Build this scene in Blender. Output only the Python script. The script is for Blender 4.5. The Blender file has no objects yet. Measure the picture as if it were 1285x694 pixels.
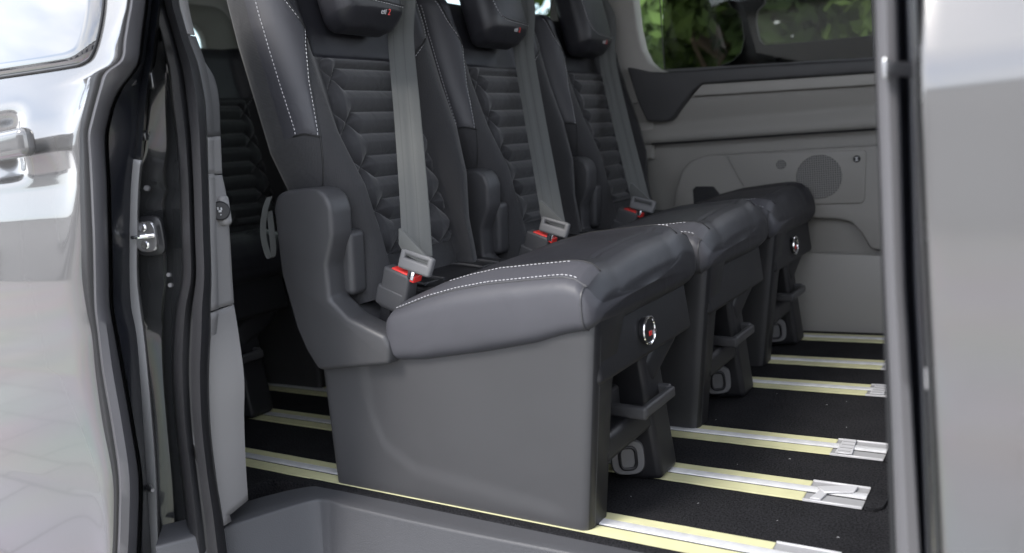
import bpy, bmesh, math, random
import numpy as np
from mathutils import Vector, Matrix
random.seed(5)
C = bpy.context.scene.collection
R = math.radians

# ------------------------------------------------------------------ camera solution (fitted to the photograph)
CAM = np.array([1.31728826, -0.93331642, 0.57104295])
F = 1003.4275
def cam_axes(a, b, c):
    cy, sy, cp, sp = math.cos(a), math.sin(a), math.cos(b), math.sin(b)
    fw = np.array([-sy*cp, cy*cp, sp]); r = np.array([cy, sy, 0.0]); u = np.cross(r, fw)
    cr, sr = math.cos(c), math.sin(c)
    return r*cr + u*sr, -r*sr + u*cr, fw
RT, UP, FW = cam_axes(R(33.94040178), R(-8.52910203), R(-5.80810702))
def at(px, py, axis, val):
    "the point on a wall or floor plane of the van that the photograph shows at px, py"
    d = FW*F + RT*(px-642.5) - UP*(py-347)
    i = 'xyz'.index(axis)
    p = CAM + d*((val-CAM[i])/d[i])
    return (float(p[0]), float(p[1]), float(p[2]))

# ------------------------------------------------------------------ materials
M = {}
def mat(name, col, rough=.5, metal=0., spec=.5, coat=0., bump=None, var=None, sheen=0., coat_rough=.03, alpha=None):
    m = bpy.data.materials.new(name); m.use_nodes = True
    nt = m.node_tree; b = nt.nodes['Principled BSDF']
    b.inputs['Base Color'].default_value = (*col, 1)
    b.inputs['Roughness'].default_value = rough
    b.inputs['Metallic'].default_value = metal
    b.inputs['Specular IOR Level'].default_value = spec
    b.inputs['Coat Weight'].default_value = coat
    b.inputs['Coat Roughness'].default_value = coat_rough
    b.inputs['Sheen Weight'].default_value = sheen
    tc = nt.nodes.new('ShaderNodeTexCoord')
    if var:
        sc, amt = var
        n = nt.nodes.new('ShaderNodeTexNoise'); n.inputs['Scale'].default_value = sc; n.inputs['Detail'].default_value = 5
        nt.links.new(tc.outputs['Object'], n.inputs['Vector'])
        mx = nt.nodes.new('ShaderNodeMix'); mx.data_type = 'RGBA'
        mx.inputs['A'].default_value = (*[c*(1-amt) for c in col], 1)
        mx.inputs['B'].default_value = (*[min(1, c*(1+amt)) for c in col], 1)
        nt.links.new(n.outputs['Fac'], mx.inputs['Factor'])
        nt.links.new(mx.outputs['Result'], b.inputs['Base Color'])
        mr = nt.nodes.new('ShaderNodeMapRange'); mr.inputs['To Min'].default_value = rough*.82; mr.inputs['To Max'].default_value = min(1, rough*1.18)
        nt.links.new(n.outputs['Fac'], mr.inputs['Value']); nt.links.new(mr.outputs['Result'], b.inputs['Roughness'])
    if bump:
        kind, sc, st, dist = bump
        if kind == 'noise':
            t = nt.nodes.new('ShaderNodeTexNoise'); t.inputs['Scale'].default_value = sc; t.inputs['Detail'].default_value = 3; o = t.outputs['Fac']
        elif kind == 'cells':
            t = nt.nodes.new('ShaderNodeTexVoronoi'); t.inputs['Scale'].default_value = sc; o = t.outputs['Distance']
        elif kind == 'dots':
            t = nt.nodes.new('ShaderNodeTexVoronoi'); t.inputs['Scale'].default_value = sc; t.inputs['Randomness'].default_value = .12; o = t.outputs['Distance']
        nt.links.new(tc.outputs['Object'], t.inputs['Vector'])
        bp = nt.nodes.new('ShaderNodeBump'); bp.inputs['Strength'].default_value = st; bp.inputs['Distance'].default_value = dist
        nt.links.new(o, bp.inputs['Height']); nt.links.new(bp.outputs['Normal'], b.inputs['Normal'])
    M[name] = m
    return m
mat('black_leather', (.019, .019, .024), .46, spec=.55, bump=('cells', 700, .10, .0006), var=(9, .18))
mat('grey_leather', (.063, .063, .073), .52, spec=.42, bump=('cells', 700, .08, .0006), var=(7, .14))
mat('bolster_leather', (.044, .044, .051), .50, spec=.45, bump=('cells', 700, .08, .0006), var=(7, .14))
mat('quilt_fabric', (.034, .034, .038), .78, spec=.35, bump=('noise', 900, .35, .0006), sheen=.25, var=(40, .2))
mat('perforated_fabric', (.029, .029, .032), .74, spec=.35, bump=('dots', 420, .55, .0009), sheen=.2)
mat('dark_plastic', (.014, .014, .0165), .48, bump=('noise', 650, .22, .0005), var=(12, .15))
mat('shell_plastic', (.052, .052, .056), .46, bump=('cells', 900, .22, .0005), var=(10, .12))
mat('side_plastic', (.053, .053, .057), .5, bump=('noise', 800, .18, .0005), var=(6, .12))
mat('black_plastic', (.012, .012, .014), .45, var=(20, .2))
mat('trim_plastic', (.25, .245, .248), .55, bump=('noise', 600, .12, .0005), var=(5, .06))
mat('dark_trim_plastic', (.10, .10, .104), .55, bump=('noise', 600, .12, .0005), var=(5, .06))
mat('wall_plastic', (.265, .257, .242), .58, bump=('noise', 500, .15, .0005), var=(4, .07))
mat('wall_ledge_plastic', (.335, .325, .307), .55, bump=('noise', 500, .12, .0005), var=(4, .06))
mat('ledge_plastic', (.05, .05, .053), .5, bump=('noise', 500, .15, .0005), var=(4, .1))
mat('belt_webbing', (.090, .094, .093), .78, bump=('noise', 700, .5, .0008), sheen=.1); mat('belt_band', (.074, .078, .078), .78, bump=('noise', 700, .5, .0008), sheen=.1)
mat('latch_plastic', (.14, .14, .145), .48, var=(30, .1))
mat('buckle_plastic', (.06, .06, .064), .5, var=(30, .1))
mat('red_plastic', (.75, .045, .04), .35)
mat('white_thread', (.52, .52, .54), .7)
mat('piping', (.055, .055, .06), .45)
mat('dark_piping', (.008, .008, .009), .5)
mat('steel', (.62, .62, .63), .28, metal=1., var=(30, .1))
mat('chrome', (.8, .8, .82), .1, metal=1.)
mat('aluminium', (.72, .72, .73), .42, metal=.3, var=(60, .2))
mat('white_metal', (.58, .58, .60), .45, metal=.2, var=(25, .1))
mat('rubber', (.011, .011, .013), .42, bump=('noise', 300, .1, .0005), var=(9, .2))
mat('soft_rubber', (.015, .015, .0175), .5, bump=('noise', 300, .1, .0005), var=(9, .15))
mat('seal_grey', (.075, .074, .082), .4, var=(8, .06))
mat('grey_strip', (.30, .30, .31), .5, var=(8, .08))
mat('post_grey', (.145, .143, .152), .5, var=(3, .05))
mat('dark_navy', (.008, .009, .013), .35, coat=.4, var=(9, .25))
mat('headliner', (.19, .187, .184), .9, bump=('noise', 400, .2, .001))
mat('pale_lining', (.55, .54, .53), .9)
mat('silver_paint', (.165, .163, .164), .12, metal=.45, spec=.5, coat=.55, coat_rough=.03, var=(2.2, .03))
mat('dark_paint', (.028, .029, .031), .22, metal=.3, coat=1., coat_rough=.03, var=(6, .12))
mat('window_black', (.006, .006, .008), .03, spec=1., coat=1.); M['window_black'].node_tree.nodes['Principled BSDF'].inputs['Coat IOR'].default_value = 1.9
mat('yellow_tape', (.60, .585, .35), .55, var=(34, .16), bump=('noise', 260, .15, .0008))
mat('step_plastic', (.055, .056, .062), .5, bump=('cells', 500, .3, .0008), var=(7, .15))
mat('ring_face', (.02, .02, .022), .3)
mat('pale_wall', (.55, .53, .515), .8, var=(.7, .12))
mat('bark', (.09, .065, .045), .9, bump=('noise', 20, .6, .02), var=(6, .3))

def carpet():
    m = mat('carpet', (.011, .011, .013), 1., spec=.08, sheen=.0, bump=('noise', 520, 1., .010))
    nt = m.node_tree; b = nt.nodes['Principled BSDF']; tc = nt.nodes['Texture Coordinate']
    n = nt.nodes.new('ShaderNodeTexNoise'); n.inputs['Scale'].default_value = 300; n.inputs['Detail'].default_value = 2
    n2 = nt.nodes.new('ShaderNodeTexNoise'); n2.inputs['Scale'].default_value = 14; n2.inputs['Detail'].default_value = 4
    nt.links.new(tc.outputs['Object'], n.inputs['Vector']); nt.links.new(tc.outputs['Object'], n2.inputs['Vector'])
    mu = nt.nodes.new('ShaderNodeMath'); mu.operation = 'MULTIPLY_ADD'; mu.inputs[1].default_value = .22
    nt.links.new(n2.outputs['Fac'], mu.inputs[0]); nt.links.new(n.outputs['Fac'], mu.inputs[2])
    cr = nt.nodes.new('ShaderNodeValToRGB')
    cr.color_ramp.elements[0].position = .30; cr.color_ramp.elements[0].color = (.006, .006, .007, 1)
    cr.color_ramp.elements[1].position = .75; cr.color_ramp.elements[1].color = (.044, .044, .049, 1)
    nt.links.new(mu.outputs[0], cr.inputs['Fac']); nt.links.new(cr.outputs['Color'], b.inputs['Base Color'])
carpet()
def wrinkle(name, sc, st, dist):
    nt = M[name].node_tree; b = nt.nodes['Principled BSDF']; bp = [n for n in nt.nodes if n.type == 'BUMP'][0]
    n = nt.nodes.new('ShaderNodeTexNoise'); n.inputs['Scale'].default_value = sc; n.inputs['Detail'].default_value = 2; n.inputs['Distortion'].default_value = 1.2
    b2 = nt.nodes.new('ShaderNodeBump'); b2.inputs['Strength'].default_value = st; b2.inputs['Distance'].default_value = dist
    nt.links.new(nt.nodes['Texture Coordinate'].outputs['Object'], n.inputs['Vector'])
    nt.links.new(n.outputs['Fac'], b2.inputs['Height']); nt.links.new(bp.outputs['Normal'], b2.inputs['Normal']); nt.links.new(b2.outputs['Normal'], b.inputs['Normal'])
wrinkle('bolster_leather', 12, .15, .010); wrinkle('black_leather', 13, .13, .010); wrinkle('grey_leather', 12, .15, .010); wrinkle('quilt_fabric', 30, .22, .006)
wrinkle('perforated_fabric', 22, .2, .006); wrinkle('side_plastic', 5, .10, .02); wrinkle('shell_plastic', 7, .10, .02)

def glass(name, tint):
    m = bpy.data.materials.new(name); m.use_nodes = True; nt = m.node_tree
    for n in list(nt.nodes): nt.nodes.remove(n)
    o = nt.nodes.new('ShaderNodeOutputMaterial'); t = nt.nodes.new('ShaderNodeBsdfTransparent'); g = nt.nodes.new('ShaderNodeBsdfGlossy')
    g.inputs['Roughness'].default_value = .02; g.inputs['Color'].default_value = (.9, .92, .9, 1)
    t.inputs['Color'].default_value = (*tint, 1)
    fr = nt.nodes.new('ShaderNodeFresnel'); fr.inputs['IOR'].default_value = 1.45
    mx = nt.nodes.new('ShaderNodeMixShader')
    nt.links.new(fr.outputs[0], mx.inputs[0]); nt.links.new(t.outputs[0], mx.inputs[1]); nt.links.new(g.outputs[0], mx.inputs[2])
    nt.links.new(mx.outputs[0], o.inputs['Surface']); M[name] = m
glass('clear_glass', (.9, .95, .9)); glass('tinted_glass', (.46, .47, .45)); glass('rear_glass', (.8, .85, .82))

def webbing(name):
    nt = M[name].node_tree; b = nt.nodes['Principled BSDF']
    return
def leaf_mat(name, a, c):
    m = mat(name, a, .6, spec=.3); nt = m.node_tree; b = nt.nodes['Principled BSDF']
    oi = nt.nodes.new('ShaderNodeTexNoise'); oi.inputs['Scale'].default_value = 1.6; oi.inputs['Detail'].default_value = 3
    tc = nt.nodes['Texture Coordinate']; nt.links.new(tc.outputs['Object'], oi.inputs['Vector'])
    cr = nt.nodes.new('ShaderNodeValToRGB')
    cr.color_ramp.elements[0].position = .35; cr.color_ramp.elements[0].color = (*a, 1)
    cr.color_ramp.elements[1].position = .68; cr.color_ramp.elements[1].color = (*c, 1)
    nt.links.new(oi.outputs['Fac'], cr.inputs['Fac']); nt.links.new(cr.outputs['Color'], b.inputs['Base Color'])
    b.inputs['Transmission Weight'].default_value = 0
leaf_mat('leaves', (.06, .11, .022), (.12, .185, .045)); leaf_mat('dark_leaves', (.04, .085, .022), (.10, .155, .04))

def speaker_mat():
    m = mat('speaker_mesh', (.05, .05, .05), .6); nt = m.node_tree; b = nt.nodes['Principled BSDF']; tc = nt.nodes['Texture Coordinate']
    mp = nt.nodes.new('ShaderNodeMapping'); mp.inputs['Rotation'].default_value = (0, 0, 0); mp.inputs['Scale'].default_value = (1, 0, 1)
    v = nt.nodes.new('ShaderNodeTexVoronoi'); v.inputs['Scale'].default_value = 170; v.inputs['Randomness'].default_value = 0
    nt.links.new(tc.outputs['Object'], mp.inputs['Vector']); nt.links.new(mp.outputs['Vector'], v.inputs['Vector'])
    cr = nt.nodes.new('ShaderNodeValToRGB')
    cr.color_ramp.elements[0].position = .30; cr.color_ramp.elements[0].color = (.055, .054, .052, 1)
    cr.color_ramp.elements[1].position = .40; cr.color_ramp.elements[1].color = (.20, .197, .19, 1)
    nt.links.new(v.outputs['Distance'], cr.inputs['Fac']); nt.links.new(cr.outputs['Color'], b.inputs['Base Color'])
speaker_mat()
def paving():
    m = mat('paving', (.42, .40, .38), .8); nt = m.node_tree; b = nt.nodes['Principled BSDF']; tc = nt.nodes['Texture Coordinate']
    br = nt.nodes.new('ShaderNodeTexBrick'); br.inputs['Scale'].default_value = 1.0
    br.inputs['Color1'].default_value = (.54, .515, .49, 1); br.inputs['Color2'].default_value = (.43, .41, .395, 1); br.inputs['Mortar'].default_value = (.24, .23, .22, 1)
    br.inputs['Mortar Size'].default_value = .008; br.inputs['Brick Width'].default_value = .42; br.inputs['Row Height'].default_value = .28
    n = nt.nodes.new('ShaderNodeTexNoise'); n.inputs['Scale'].default_value = .8; n.inputs['Detail'].default_value = 6
    mx = nt.nodes.new('ShaderNodeMix'); mx.data_type = 'RGBA'; mx.blend_type = 'MULTIPLY'; mx.inputs['Factor'].default_value = .65
    nt.links.new(tc.outputs['Object'], br.inputs['Vector']); nt.links.new(tc.outputs['Object'], n.inputs['Vector'])
    nt.links.new(br.outputs['Color'], mx.inputs['A']); nt.links.new(n.outputs['Color'], mx.inputs['B']); nt.links.new(mx.outputs['Result'], b.inputs['Base Color'])
paving()

# ------------------------------------------------------------------ mesh helpers
class MB:
    def __init__(s): s.v = []; s.f = []; s.m = []
    def add(s, V, Fc, mi=0):
        o = len(s.v); s.v += [tuple(float(c) for c in p) for p in V]
        for f in Fc: s.f.append(tuple(i+o for i in f)); s.m.append(mi)
    def grid(s, P, mi=0, closed_u=False):
        "P[row][col] points; mi a number or a function(row, col)"
        n, k = len(P), len(P[0]); V = [p for r in P for p in r]; o = len(s.v)
        s.v += [tuple(float(c) for c in p) for p in V]
        for i in range(n-1):
            for j in range(k if closed_u else k-1):
                j2 = (j+1) % k
                s.f.append((o+i*k+j, o+i*k+j2, o+(i+1)*k+j2, o+(i+1)*k+j)); s.m.append(mi(i, j) if callable(mi) else mi)
    def rbox(s, c, h, r, X=(1,0,0), Y=(0,1,0), Z=None, seg=4, flat=1, deform=None, mi=0):
        "box with rounded edges: centre c, half sizes h, radius r, axes X Y Z"
        X = Vector(X).normalized(); Y = Vector(Y); Y = (Y - X*Y.dot(X)).normalized(); Z = X.cross(Y); c = Vector(c)
        r = min(r, *h)
        co = []
        for a in range(3):
            l = [-h[a]+r*(1-math.tan(math.pi/4*(1-k/seg))) for k in range(seg+1)]
            nf = flat if isinstance(flat, int) else flat[a]
            mid = [(-(h[a]-r))+(2*(h[a]-r))*k/(nf) for k in range(1, nf)]
            co.append(l + mid + [-q for q in reversed(l)])
        bm = {}
        V = []; Fc = []
        def vid(p):
            k = tuple(round(q, 6) for q in p)
            if k not in bm:
                bm[k] = len(V)
                inn = [max(-(h[a]-r), min(h[a]-r, p[a])) for a in range(3)]
                d = Vector([p[a]-inn[a] for a in range(3)])
                if d.length > 1e-9: d = d.normalized()*r
                q = Vector(inn)+d
                if deform: q = Vector(deform(q))
                V.append(c + X*q.x + Y*q.y + Z*q.z)
            return bm[k]
        for a in range(3):
            b_, d_ = (a+1) % 3, (a+2) % 3
            for sgn in (-1, 1):
                for i in range(len(co[b_])-1):
                    for j in range(len(co[d_])-1):
                        q = []
                        for (ii, jj) in ((i, j), (i+1, j), (i+1, j+1), (i, j+1)):
                            p = [0, 0, 0]; p[a] = sgn*h[a]; p[b_] = co[b_][ii]; p[d_] = co[d_][jj]; q.append(vid(p))
                        q2 = []
                        for t in q:
                            if t not in q2: q2.append(t)
                        if len(q2) > 2: Fc.append(tuple(q2 if sgn > 0 else reversed(q2)))
        s.add(V, Fc, mi)
    def prism(s, pts, axis, a, b, bevel=0, seg=3, mi=0, shift=None):
        "polygon pts (two coordinates each) pushed along axis from a to b; bevel rounds the edges"
        bm = bmesh.new(); i = 'xyz'.index(axis)
        def mk(p, t):
            q = list(p); q.insert(i, t); return q
        va = [bm.verts.new(mk(p, a)) for p in pts]
        vb = [bm.verts.new(mk(p if not shift else (p[0]+shift[0], p[1]+shift[1]), b)) for p in pts]
        bm.faces.new(va); bm.faces.new(list(reversed(vb)))
        n = len(pts)
        for k in range(n): bm.faces.new((va[k], vb[k], vb[(k+1) % n], va[(k+1) % n]))
        bmesh.ops.recalc_face_normals(bm, faces=bm.faces)
        if bevel:
            bmesh.ops.bevel(bm, geom=[e for e in bm.edges], offset=bevel, segments=seg, profile=.5, affect='EDGES', clamp_overlap=True)
        bm.verts.index_update()
        s.add([v.co[:] for v in bm.verts], [[v.index for v in f.verts] for f in bm.faces], mi); bm.free()
    def tube(s, pts, r, n=8, mi=0, caps=True, closed=False):
        pts = [Vector(p) for p in pts]; rings = []; up = None; K = len(pts)
        for k in range(K):
            t = (pts[(k+1) % K]-pts[k-1]) if closed else (pts[min(k+1, K-1)]-pts[max(k-1, 0)])
            t = t.normalized()
            if up is None: up = t.orthogonal().normalized()
            up = (up - t*up.dot(t)).normalized(); w = t.cross(up)
            rr = r[k] if isinstance(r, (list, tuple)) else r
            rings.append([pts[k] + (up*math.cos(2*math.pi*j/n)+w*math.sin(2*math.pi*j/n))*rr for j in range(n)])
        if closed: rings.append(rings[0])
        o = len(s.v); s.grid(rings, mi, closed_u=True)
        if caps and not closed:
            s.f.append(tuple(o+j for j in reversed(range(n)))); s.m.append(mi)
            e = o+(K-1)*n; s.f.append(tuple(e+j for j in range(n))); s.m.append(mi)
    def stitch(s, pts, dash=.0042, gap=.0030, r=.0008, mi=0):
        P = resample(pts, dash+gap)
        D = len(P)
        for k in range(D-1):
            a, b = P[k], P[k+1]; t = (b-a); L = t.length
            if L < 1e-6: continue
            s.tube([a, a+t*(dash/(dash+gap)*.5), a+t*(dash/(dash+gap))], [r*.7, r, r*.7], 5, mi)
    def disc(s, c, n, r, mi=0, thick=.002, seg=40, bev=0.0005, sx=1.0):
        n = Vector(n).normalized(); u = n.orthogonal().normalized() if abs(n.z) > .99 else Vector((0, 0, 1)).cross(n).normalized(); w = n.cross(u); c = Vector(c)
        rings = []
        for (rr, h) in ((0.0001, -thick), (r, -thick), (r, -bev), (r-bev, 0), (0.0001, 0)):
            rings.append([c+n*h+(u*math.cos(2*math.pi*j/seg)*sx+w*math.sin(2*math.pi*j/seg))*rr for j in range(seg)])
        s.grid(rings, mi, closed_u=True)
    def build(s, name, mats, parent=None, sharp=40, solid=None):
        me = bpy.data.meshes.new(name)
        off = Vector(parent['_o']) if parent is not None and '_o' in parent else Vector((0, 0, 0))
        me.from_pydata([tuple(Vector(p)-off) for p in s.v], [], s.f)
        for m in (mats if isinstance(mats, (list, tuple)) else [mats]): me.materials.append(M[m])
        me.polygons.foreach_set('material_index', s.m)
        me.validate(); me.update()
        bm = bmesh.new(); bm.from_mesh(me); bmesh.ops.remove_doubles(bm, verts=bm.verts, dist=1e-6); bm.to_mesh(me); bm.free()
        me.polygons.foreach_set('use_smooth', [True]*len(me.polygons))
        me.set_sharp_from_angle(angle=R(sharp))
        o = bpy.data.objects.new(name, me); C.objects.link(o)
        if parent is not None:
            o.parent = parent
            if '_o' in parent: o['_o'] = parent['_o']
        if solid:
            md = o.modifiers.new('thickness', 'SOLIDIFY'); md.thickness = solid; md.offset = -1
        return o
def resample(pts, step):
    pts = [Vector(p) for p in pts]; out = [pts[0]]; acc = 0
    for a, b in zip(pts, pts[1:]):
        L = (b-a).length
        if L < 1e-9: continue
        t = step-acc
        while t <= L: out.append(a+(b-a)*(t/L)); t += step
        acc = (acc+L) % step
    return out
def smooth_path(pts, n=8):
    "Catmull-Rom through the points"
    P = [np.array(p, float) for p in pts]; P = [2*P[0]-P[1]]+P+[2*P[-1]-P[-2]]; out = []
    for i in range(1, len(P)-2):
        for k in range(n):
            t = k/n
            out.append(.5*(2*P[i]+(P[i+1]-P[i-1])*t+(2*P[i-1]-5*P[i]+4*P[i+1]-P[i+2])*t*t+(3*P[i]-P[i-1]-3*P[i+1]+P[i+2])*t**3))
    out.append(P[-2]); return [tuple(float(c) for c in p) for p in out]
def lerp(a, b, t): return a+(b-a)*t
def sstep(a, b, x):
    t = max(0., min(1., (x-a)/(b-a))); return t*t*(3-2*t)
def interp(xs, ys, x): return float(np.interp(x, xs, ys))
def tag(o, label, cat, group=None, kind=None):
    if label: o['label'] = label
    if cat: o['category'] = cat
    if group: o['group'] = group
    if kind: o['kind'] = kind
    return o
def thing(name, label, cat, loc=(0, 0, 0), group=None):
    o = bpy.data.objects.new(name, None); C.objects.link(o); o.location = loc; o['_o'] = loc; o.empty_display_size = .05
    return tag(o, label, cat, group)
def copy_tree(o, parent=None):
    c = o.copy(); C.objects.link(c); c.parent = parent
    for ch in list(o.children): copy_tree(ch, c)
    return c

# ================================================================== SEAT
Y0 = .02; YC = Y0+.23
TH = R(12); AX = np.array([-math.sin(TH), 0, math.cos(TH)]); NX = np.array([math.cos(TH), 0, math.sin(TH)]); ORG = np.array([.305, YC, .40])
STOP = .565
PH = .118                                    # half width of the quilted panel
def H(s): return interp([-.05, .05, .14, .24, .34, .56], [.036, .042, .054, .044, .034, .028], s)
def HW(s): return interp([-.06, .05, .16, .24, .44, .53, STOP], [.172, .180, .204, .222, .224, .220, .205], s)
def Q2(s): return interp([.0, .24, .33, .40, .44], [.20, .197, .185, .168, .150], s)      # seam between bolster leather and perforated cloth
def SEAM(q): return interp([0, .10, .125, .16, .185, .20], [.392, .392, .398, .425, .47, .56], q)  # seam under the yoke
def LB(q): return .231+.016*sstep(.188, .218, q)
def U(e, s):
    q = abs(e); hw = HW(s); c = hw-.054; h = H(s)
    if q < PH-.004: u = 0.
    elif q < c: u = h*sstep(PH-.004, c, q)
    else:
        t = min(1., (q-c)/(hw-c)); u = h-(h+.030)*(1-math.sqrt(max(0., 1-t*t)))
    if s > .39:                               # yoke between the bolsters
        u -= .010*sstep(.385, .40, s)*(1-sstep(.10, .15, q))
    if e < 0 and s > .22 and q > .12:         # padded leather bolster on the near side
        d = min(q-Q2(s), s-LB(q))
        if s < SEAM(q)+.03: u += .0045*sstep(-.002, .007, d)
    if s > STOP-.05:                          # rolled top edge
        t = (s-(STOP-.05))/.05; u = lerp(u, -.055, 1-math.sqrt(max(0, 1-t*t)))
    return u
def B(e, s, lift=0.):
    p = ORG + AX*s + NX*(U(e, s)+lift); return (p[0], YC+e, p[2])

def backrest_mesh():
    mb = MB(); rows = []; NS = 150; NE = 130
    ss = [lerp(-.06, STOP, (i/NS)) for i in range(NS+1)]
    info = []
    for s in ss:
        hw = HW(s); row = []
        es = [-hw*math.cos(math.pi*j/NE)*.55 + (-hw+2*hw*j/NE)*.45 for j in range(NE+1)]
        k = 1 if s < STOP-.05 else math.sqrt(max(0.0, 1-((s-(STOP-.05))/.05)**2))
        bk = lambda u: -.055+(u+.055)*k
        side = [(-hw+.035, bk(-.092)), (-hw+.012, bk(-.084)), (-hw+.002, bk(-.068)), (-hw, bk(-.048))]
        for (e, u) in side:
            p = ORG+AX*s+NX*u; row.append((p[0], YC+e, p[2]))
        for e in es: row.append(B(e, s))
        for (e, u) in reversed(side):
            p = ORG+AX*s+NX*u; row.append((p[0], YC-e, p[2]))
        rows.append(row); info.append((s, [-hw]*4+es+[hw]*4))
    def mi(i, j):
        s = (info[i][0]+info[min(i+1, NS)][0])/2; e = info[i][1][j]; q = abs(e)
        if j < 4 or j > len(info[i][1])-6: return 2
        if s > SEAM(min(q, .2)): return 0
        if e < 0 and s > LB(q) and q > Q2(s): return 1
        if j < 4 or j > len(info[i][1])-6: return 2
        return 2
    mb.grid(rows, mi, closed_u=True)
    return mb

# quilting: two families of crossing seams
def seam_lines():
    L = []
    for k in range(6):                         # alternate seams drop or rise outwards
        sA = .372-.084*k; sB = .330-.084*k; XI = .082-.0085*k
        for sg in (-1, 1):
            L.append(((0, sA), (sg*XI, sA))); L.append(((sg*XI, sA), (sg*(PH+.01), sA-.062)))
            L.append(((0, sB), (sg*(XI-.006), sB))); L.append(((sg*(XI-.006), sB), (sg*(PH+.01), sB+.050)))
    return L
def quilt_mesh():
    NE, NS = 120, 190; lo, hi = .012, .390
    es = np.linspace(-PH, PH, NE+1); ss = np.linspace(lo, hi, NS+1)
    E, S = np.meshgrid(es, ss); D = np.full(E.shape, 1.)
    for (a, b) in seam_lines():
        a = np.array(a); b = np.array(b); d = b-a; L2 = d@d
        t = np.clip(((E-a[0])*d[0]+(S-a[1])*d[1])/L2, 0, 1)
        w = .12 if abs(d[1]) > 1e-6 else 0.
        D = np.minimum(D, np.hypot(E-a[0]-t*d[0], S-a[1]-t*d[1])+.0016*w)
    rc = .022                                   # rounded panel corners
    dx = PH-np.abs(E); dt = np.minimum(hi-S, S-lo)
    edge = np.minimum(dx, dt)
    cc = (dx < rc) & (dt < rc); edge = np.where(cc, rc-np.hypot(rc-dx, rc-dt), edge)
    Hh = .0235*(1-np.exp(-(D/.0110)**.8))-.0016
    Hh = np.where(edge < .010, Hh*np.clip(edge/.010, 0, 1)**.5, Hh); Hh = np.where(edge <= 0, -.006, Hh)
    mb = MB(); rows = []
    for i in range(NS+1):
        rows.append([B(float(E[i, j]), float(S[i, j]), float(Hh[i, j]) - .001) for j in range(NE+1)])
    mb.grid(rows); return mb
def surf_path(pts, lift=.0012, n=10):
    return [B(e, s, lift) for (e, s, _) in smooth_path([(e, s, 0) for e, s in pts], n)]

# cushion
CX0, CX1 = .402, .803
CC, CH = .206, .204
def cushion_top(x, v):
    z = interp([.40, .44, .50, .56, .62, .70, .745, .762, .778, .79, .80], [.338, .350, .369, .382, .391, .397, .400, .399, .394, .384, .370], x)
    k = interp([.40, .5, .62, .80], [.5, .75, 1, 1.0], x)
    pil = .010*math.sin(math.pi*max(0, min(1, v/.41)))
    bol = .006*(math.exp(-((v-.055)/.03)**2)+math.exp(-((v-.355)/.03)**2)) - .004*(math.exp(-((v-.100)/.008)**2)+math.exp(-((v-.312)/.008)**2))
    crease = -.0022*math.exp(-((x-.757)/.004)**2) if .09 < v < .33 else 0
    return z + k*(.020*v/.41 + pil + bol) + crease
def cushion_bot(x): return interp([.40, .48, .60, .70, .75, .80], [.247, .252, .270, .290, .305, .316], x)
def cushion_pt(t, x, inset=0., lift=0.):
    "t round the cross-section; a rounded rectangle"
    c, s_ = math.cos(t), math.sin(t); n = 2/(6.5 if c < 0 else 7.5)
    cv = math.copysign(abs(c)**n, c); sv = math.copysign(abs(s_)**n, s_)
    v = CC+(CH-inset)*cv
    zt = cushion_top(x, v); zb = cushion_bot(x); zm = (zt+zb)/2; hh = (zt-zb)/2-inset
    bulge = .007*(1-sv*sv)
    p = Vector((x, Y0+v+math.copysign(bulge, cv)*abs(cv), zm+hh*sv))
    return p + Vector((0, cv*.5, sv)).normalized()*lift
def cushion_mesh():
    mb = MB(); N = 120; rows = []
    def ring(x, ins): return [cushion_pt(2*math.pi*j/N, x, ins) for j in range(N)]
    r0 = .03
    for k in range(9):
        a = math.pi/2*k/8; rows.append(ring(CX0+r0*(1-math.sin(a)), r0*(1-math.cos(a)))) if False else None
    st = []
    for k in range(9):
        a = math.pi/2*k/8; st.append((CX0+r0*(1-math.sin(a)), r0*(1-math.cos(math.pi/2-a))))
    st = [(CX0, .10), (CX0, .06)]+[(CX0+r0*(1-math.cos(math.pi/2*k/8)), r0*(1-math.sin(math.pi/2*k/8))) for k in range(9)]
    st += [(lerp(CX0+r0, .735, k/26), 0) for k in range(1, 27)] + [(lerp(.735, CX1-.022, k/24), 0) for k in range(1, 25)]
    r1 = .022
    st += [(CX1-r1+r1*math.sin(math.pi/2*k/8), r1*(1-math.cos(math.pi/2*k/8))) for k in range(1, 9)]
    st += [(CX1+.002, .05), (CX1+.003, .10)]
    for (x, ins) in st: rows.append(ring(min(x, CX1+.003), min(ins, .036)) if ins < .05 else [lerp(Vector(p), Vector((x, Y0+CC, cushion_bot(x)*.5+cushion_top(x, CC)*.5)), .5 if ins < .08 else .98) for p in ring(min(x, CX1), .03)])
    # front creases either side of the centre panel
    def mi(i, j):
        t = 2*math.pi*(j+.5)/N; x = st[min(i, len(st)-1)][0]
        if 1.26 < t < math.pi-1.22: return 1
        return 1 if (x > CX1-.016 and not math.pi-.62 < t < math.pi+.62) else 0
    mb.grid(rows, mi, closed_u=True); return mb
def top_path(v, x0, x1, lift=.0012, n=24):
    out = []
    for k in range(n+1):
        x = lerp(x0, x1, k/n); cvv = (v-.23)/.226; t = math.acos(max(-1, min(1, math.copysign(abs(cvv)**3.25, cvv))))
        out.append(cushion_pt(t, x, 0, lift))
    return out

def frame_pts(o, X, Z, pts):
    X = Vector(X); Z = Vector(Z); o = Vector(o)
    return [o+X*a+Z*b for a, b in pts]

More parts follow.
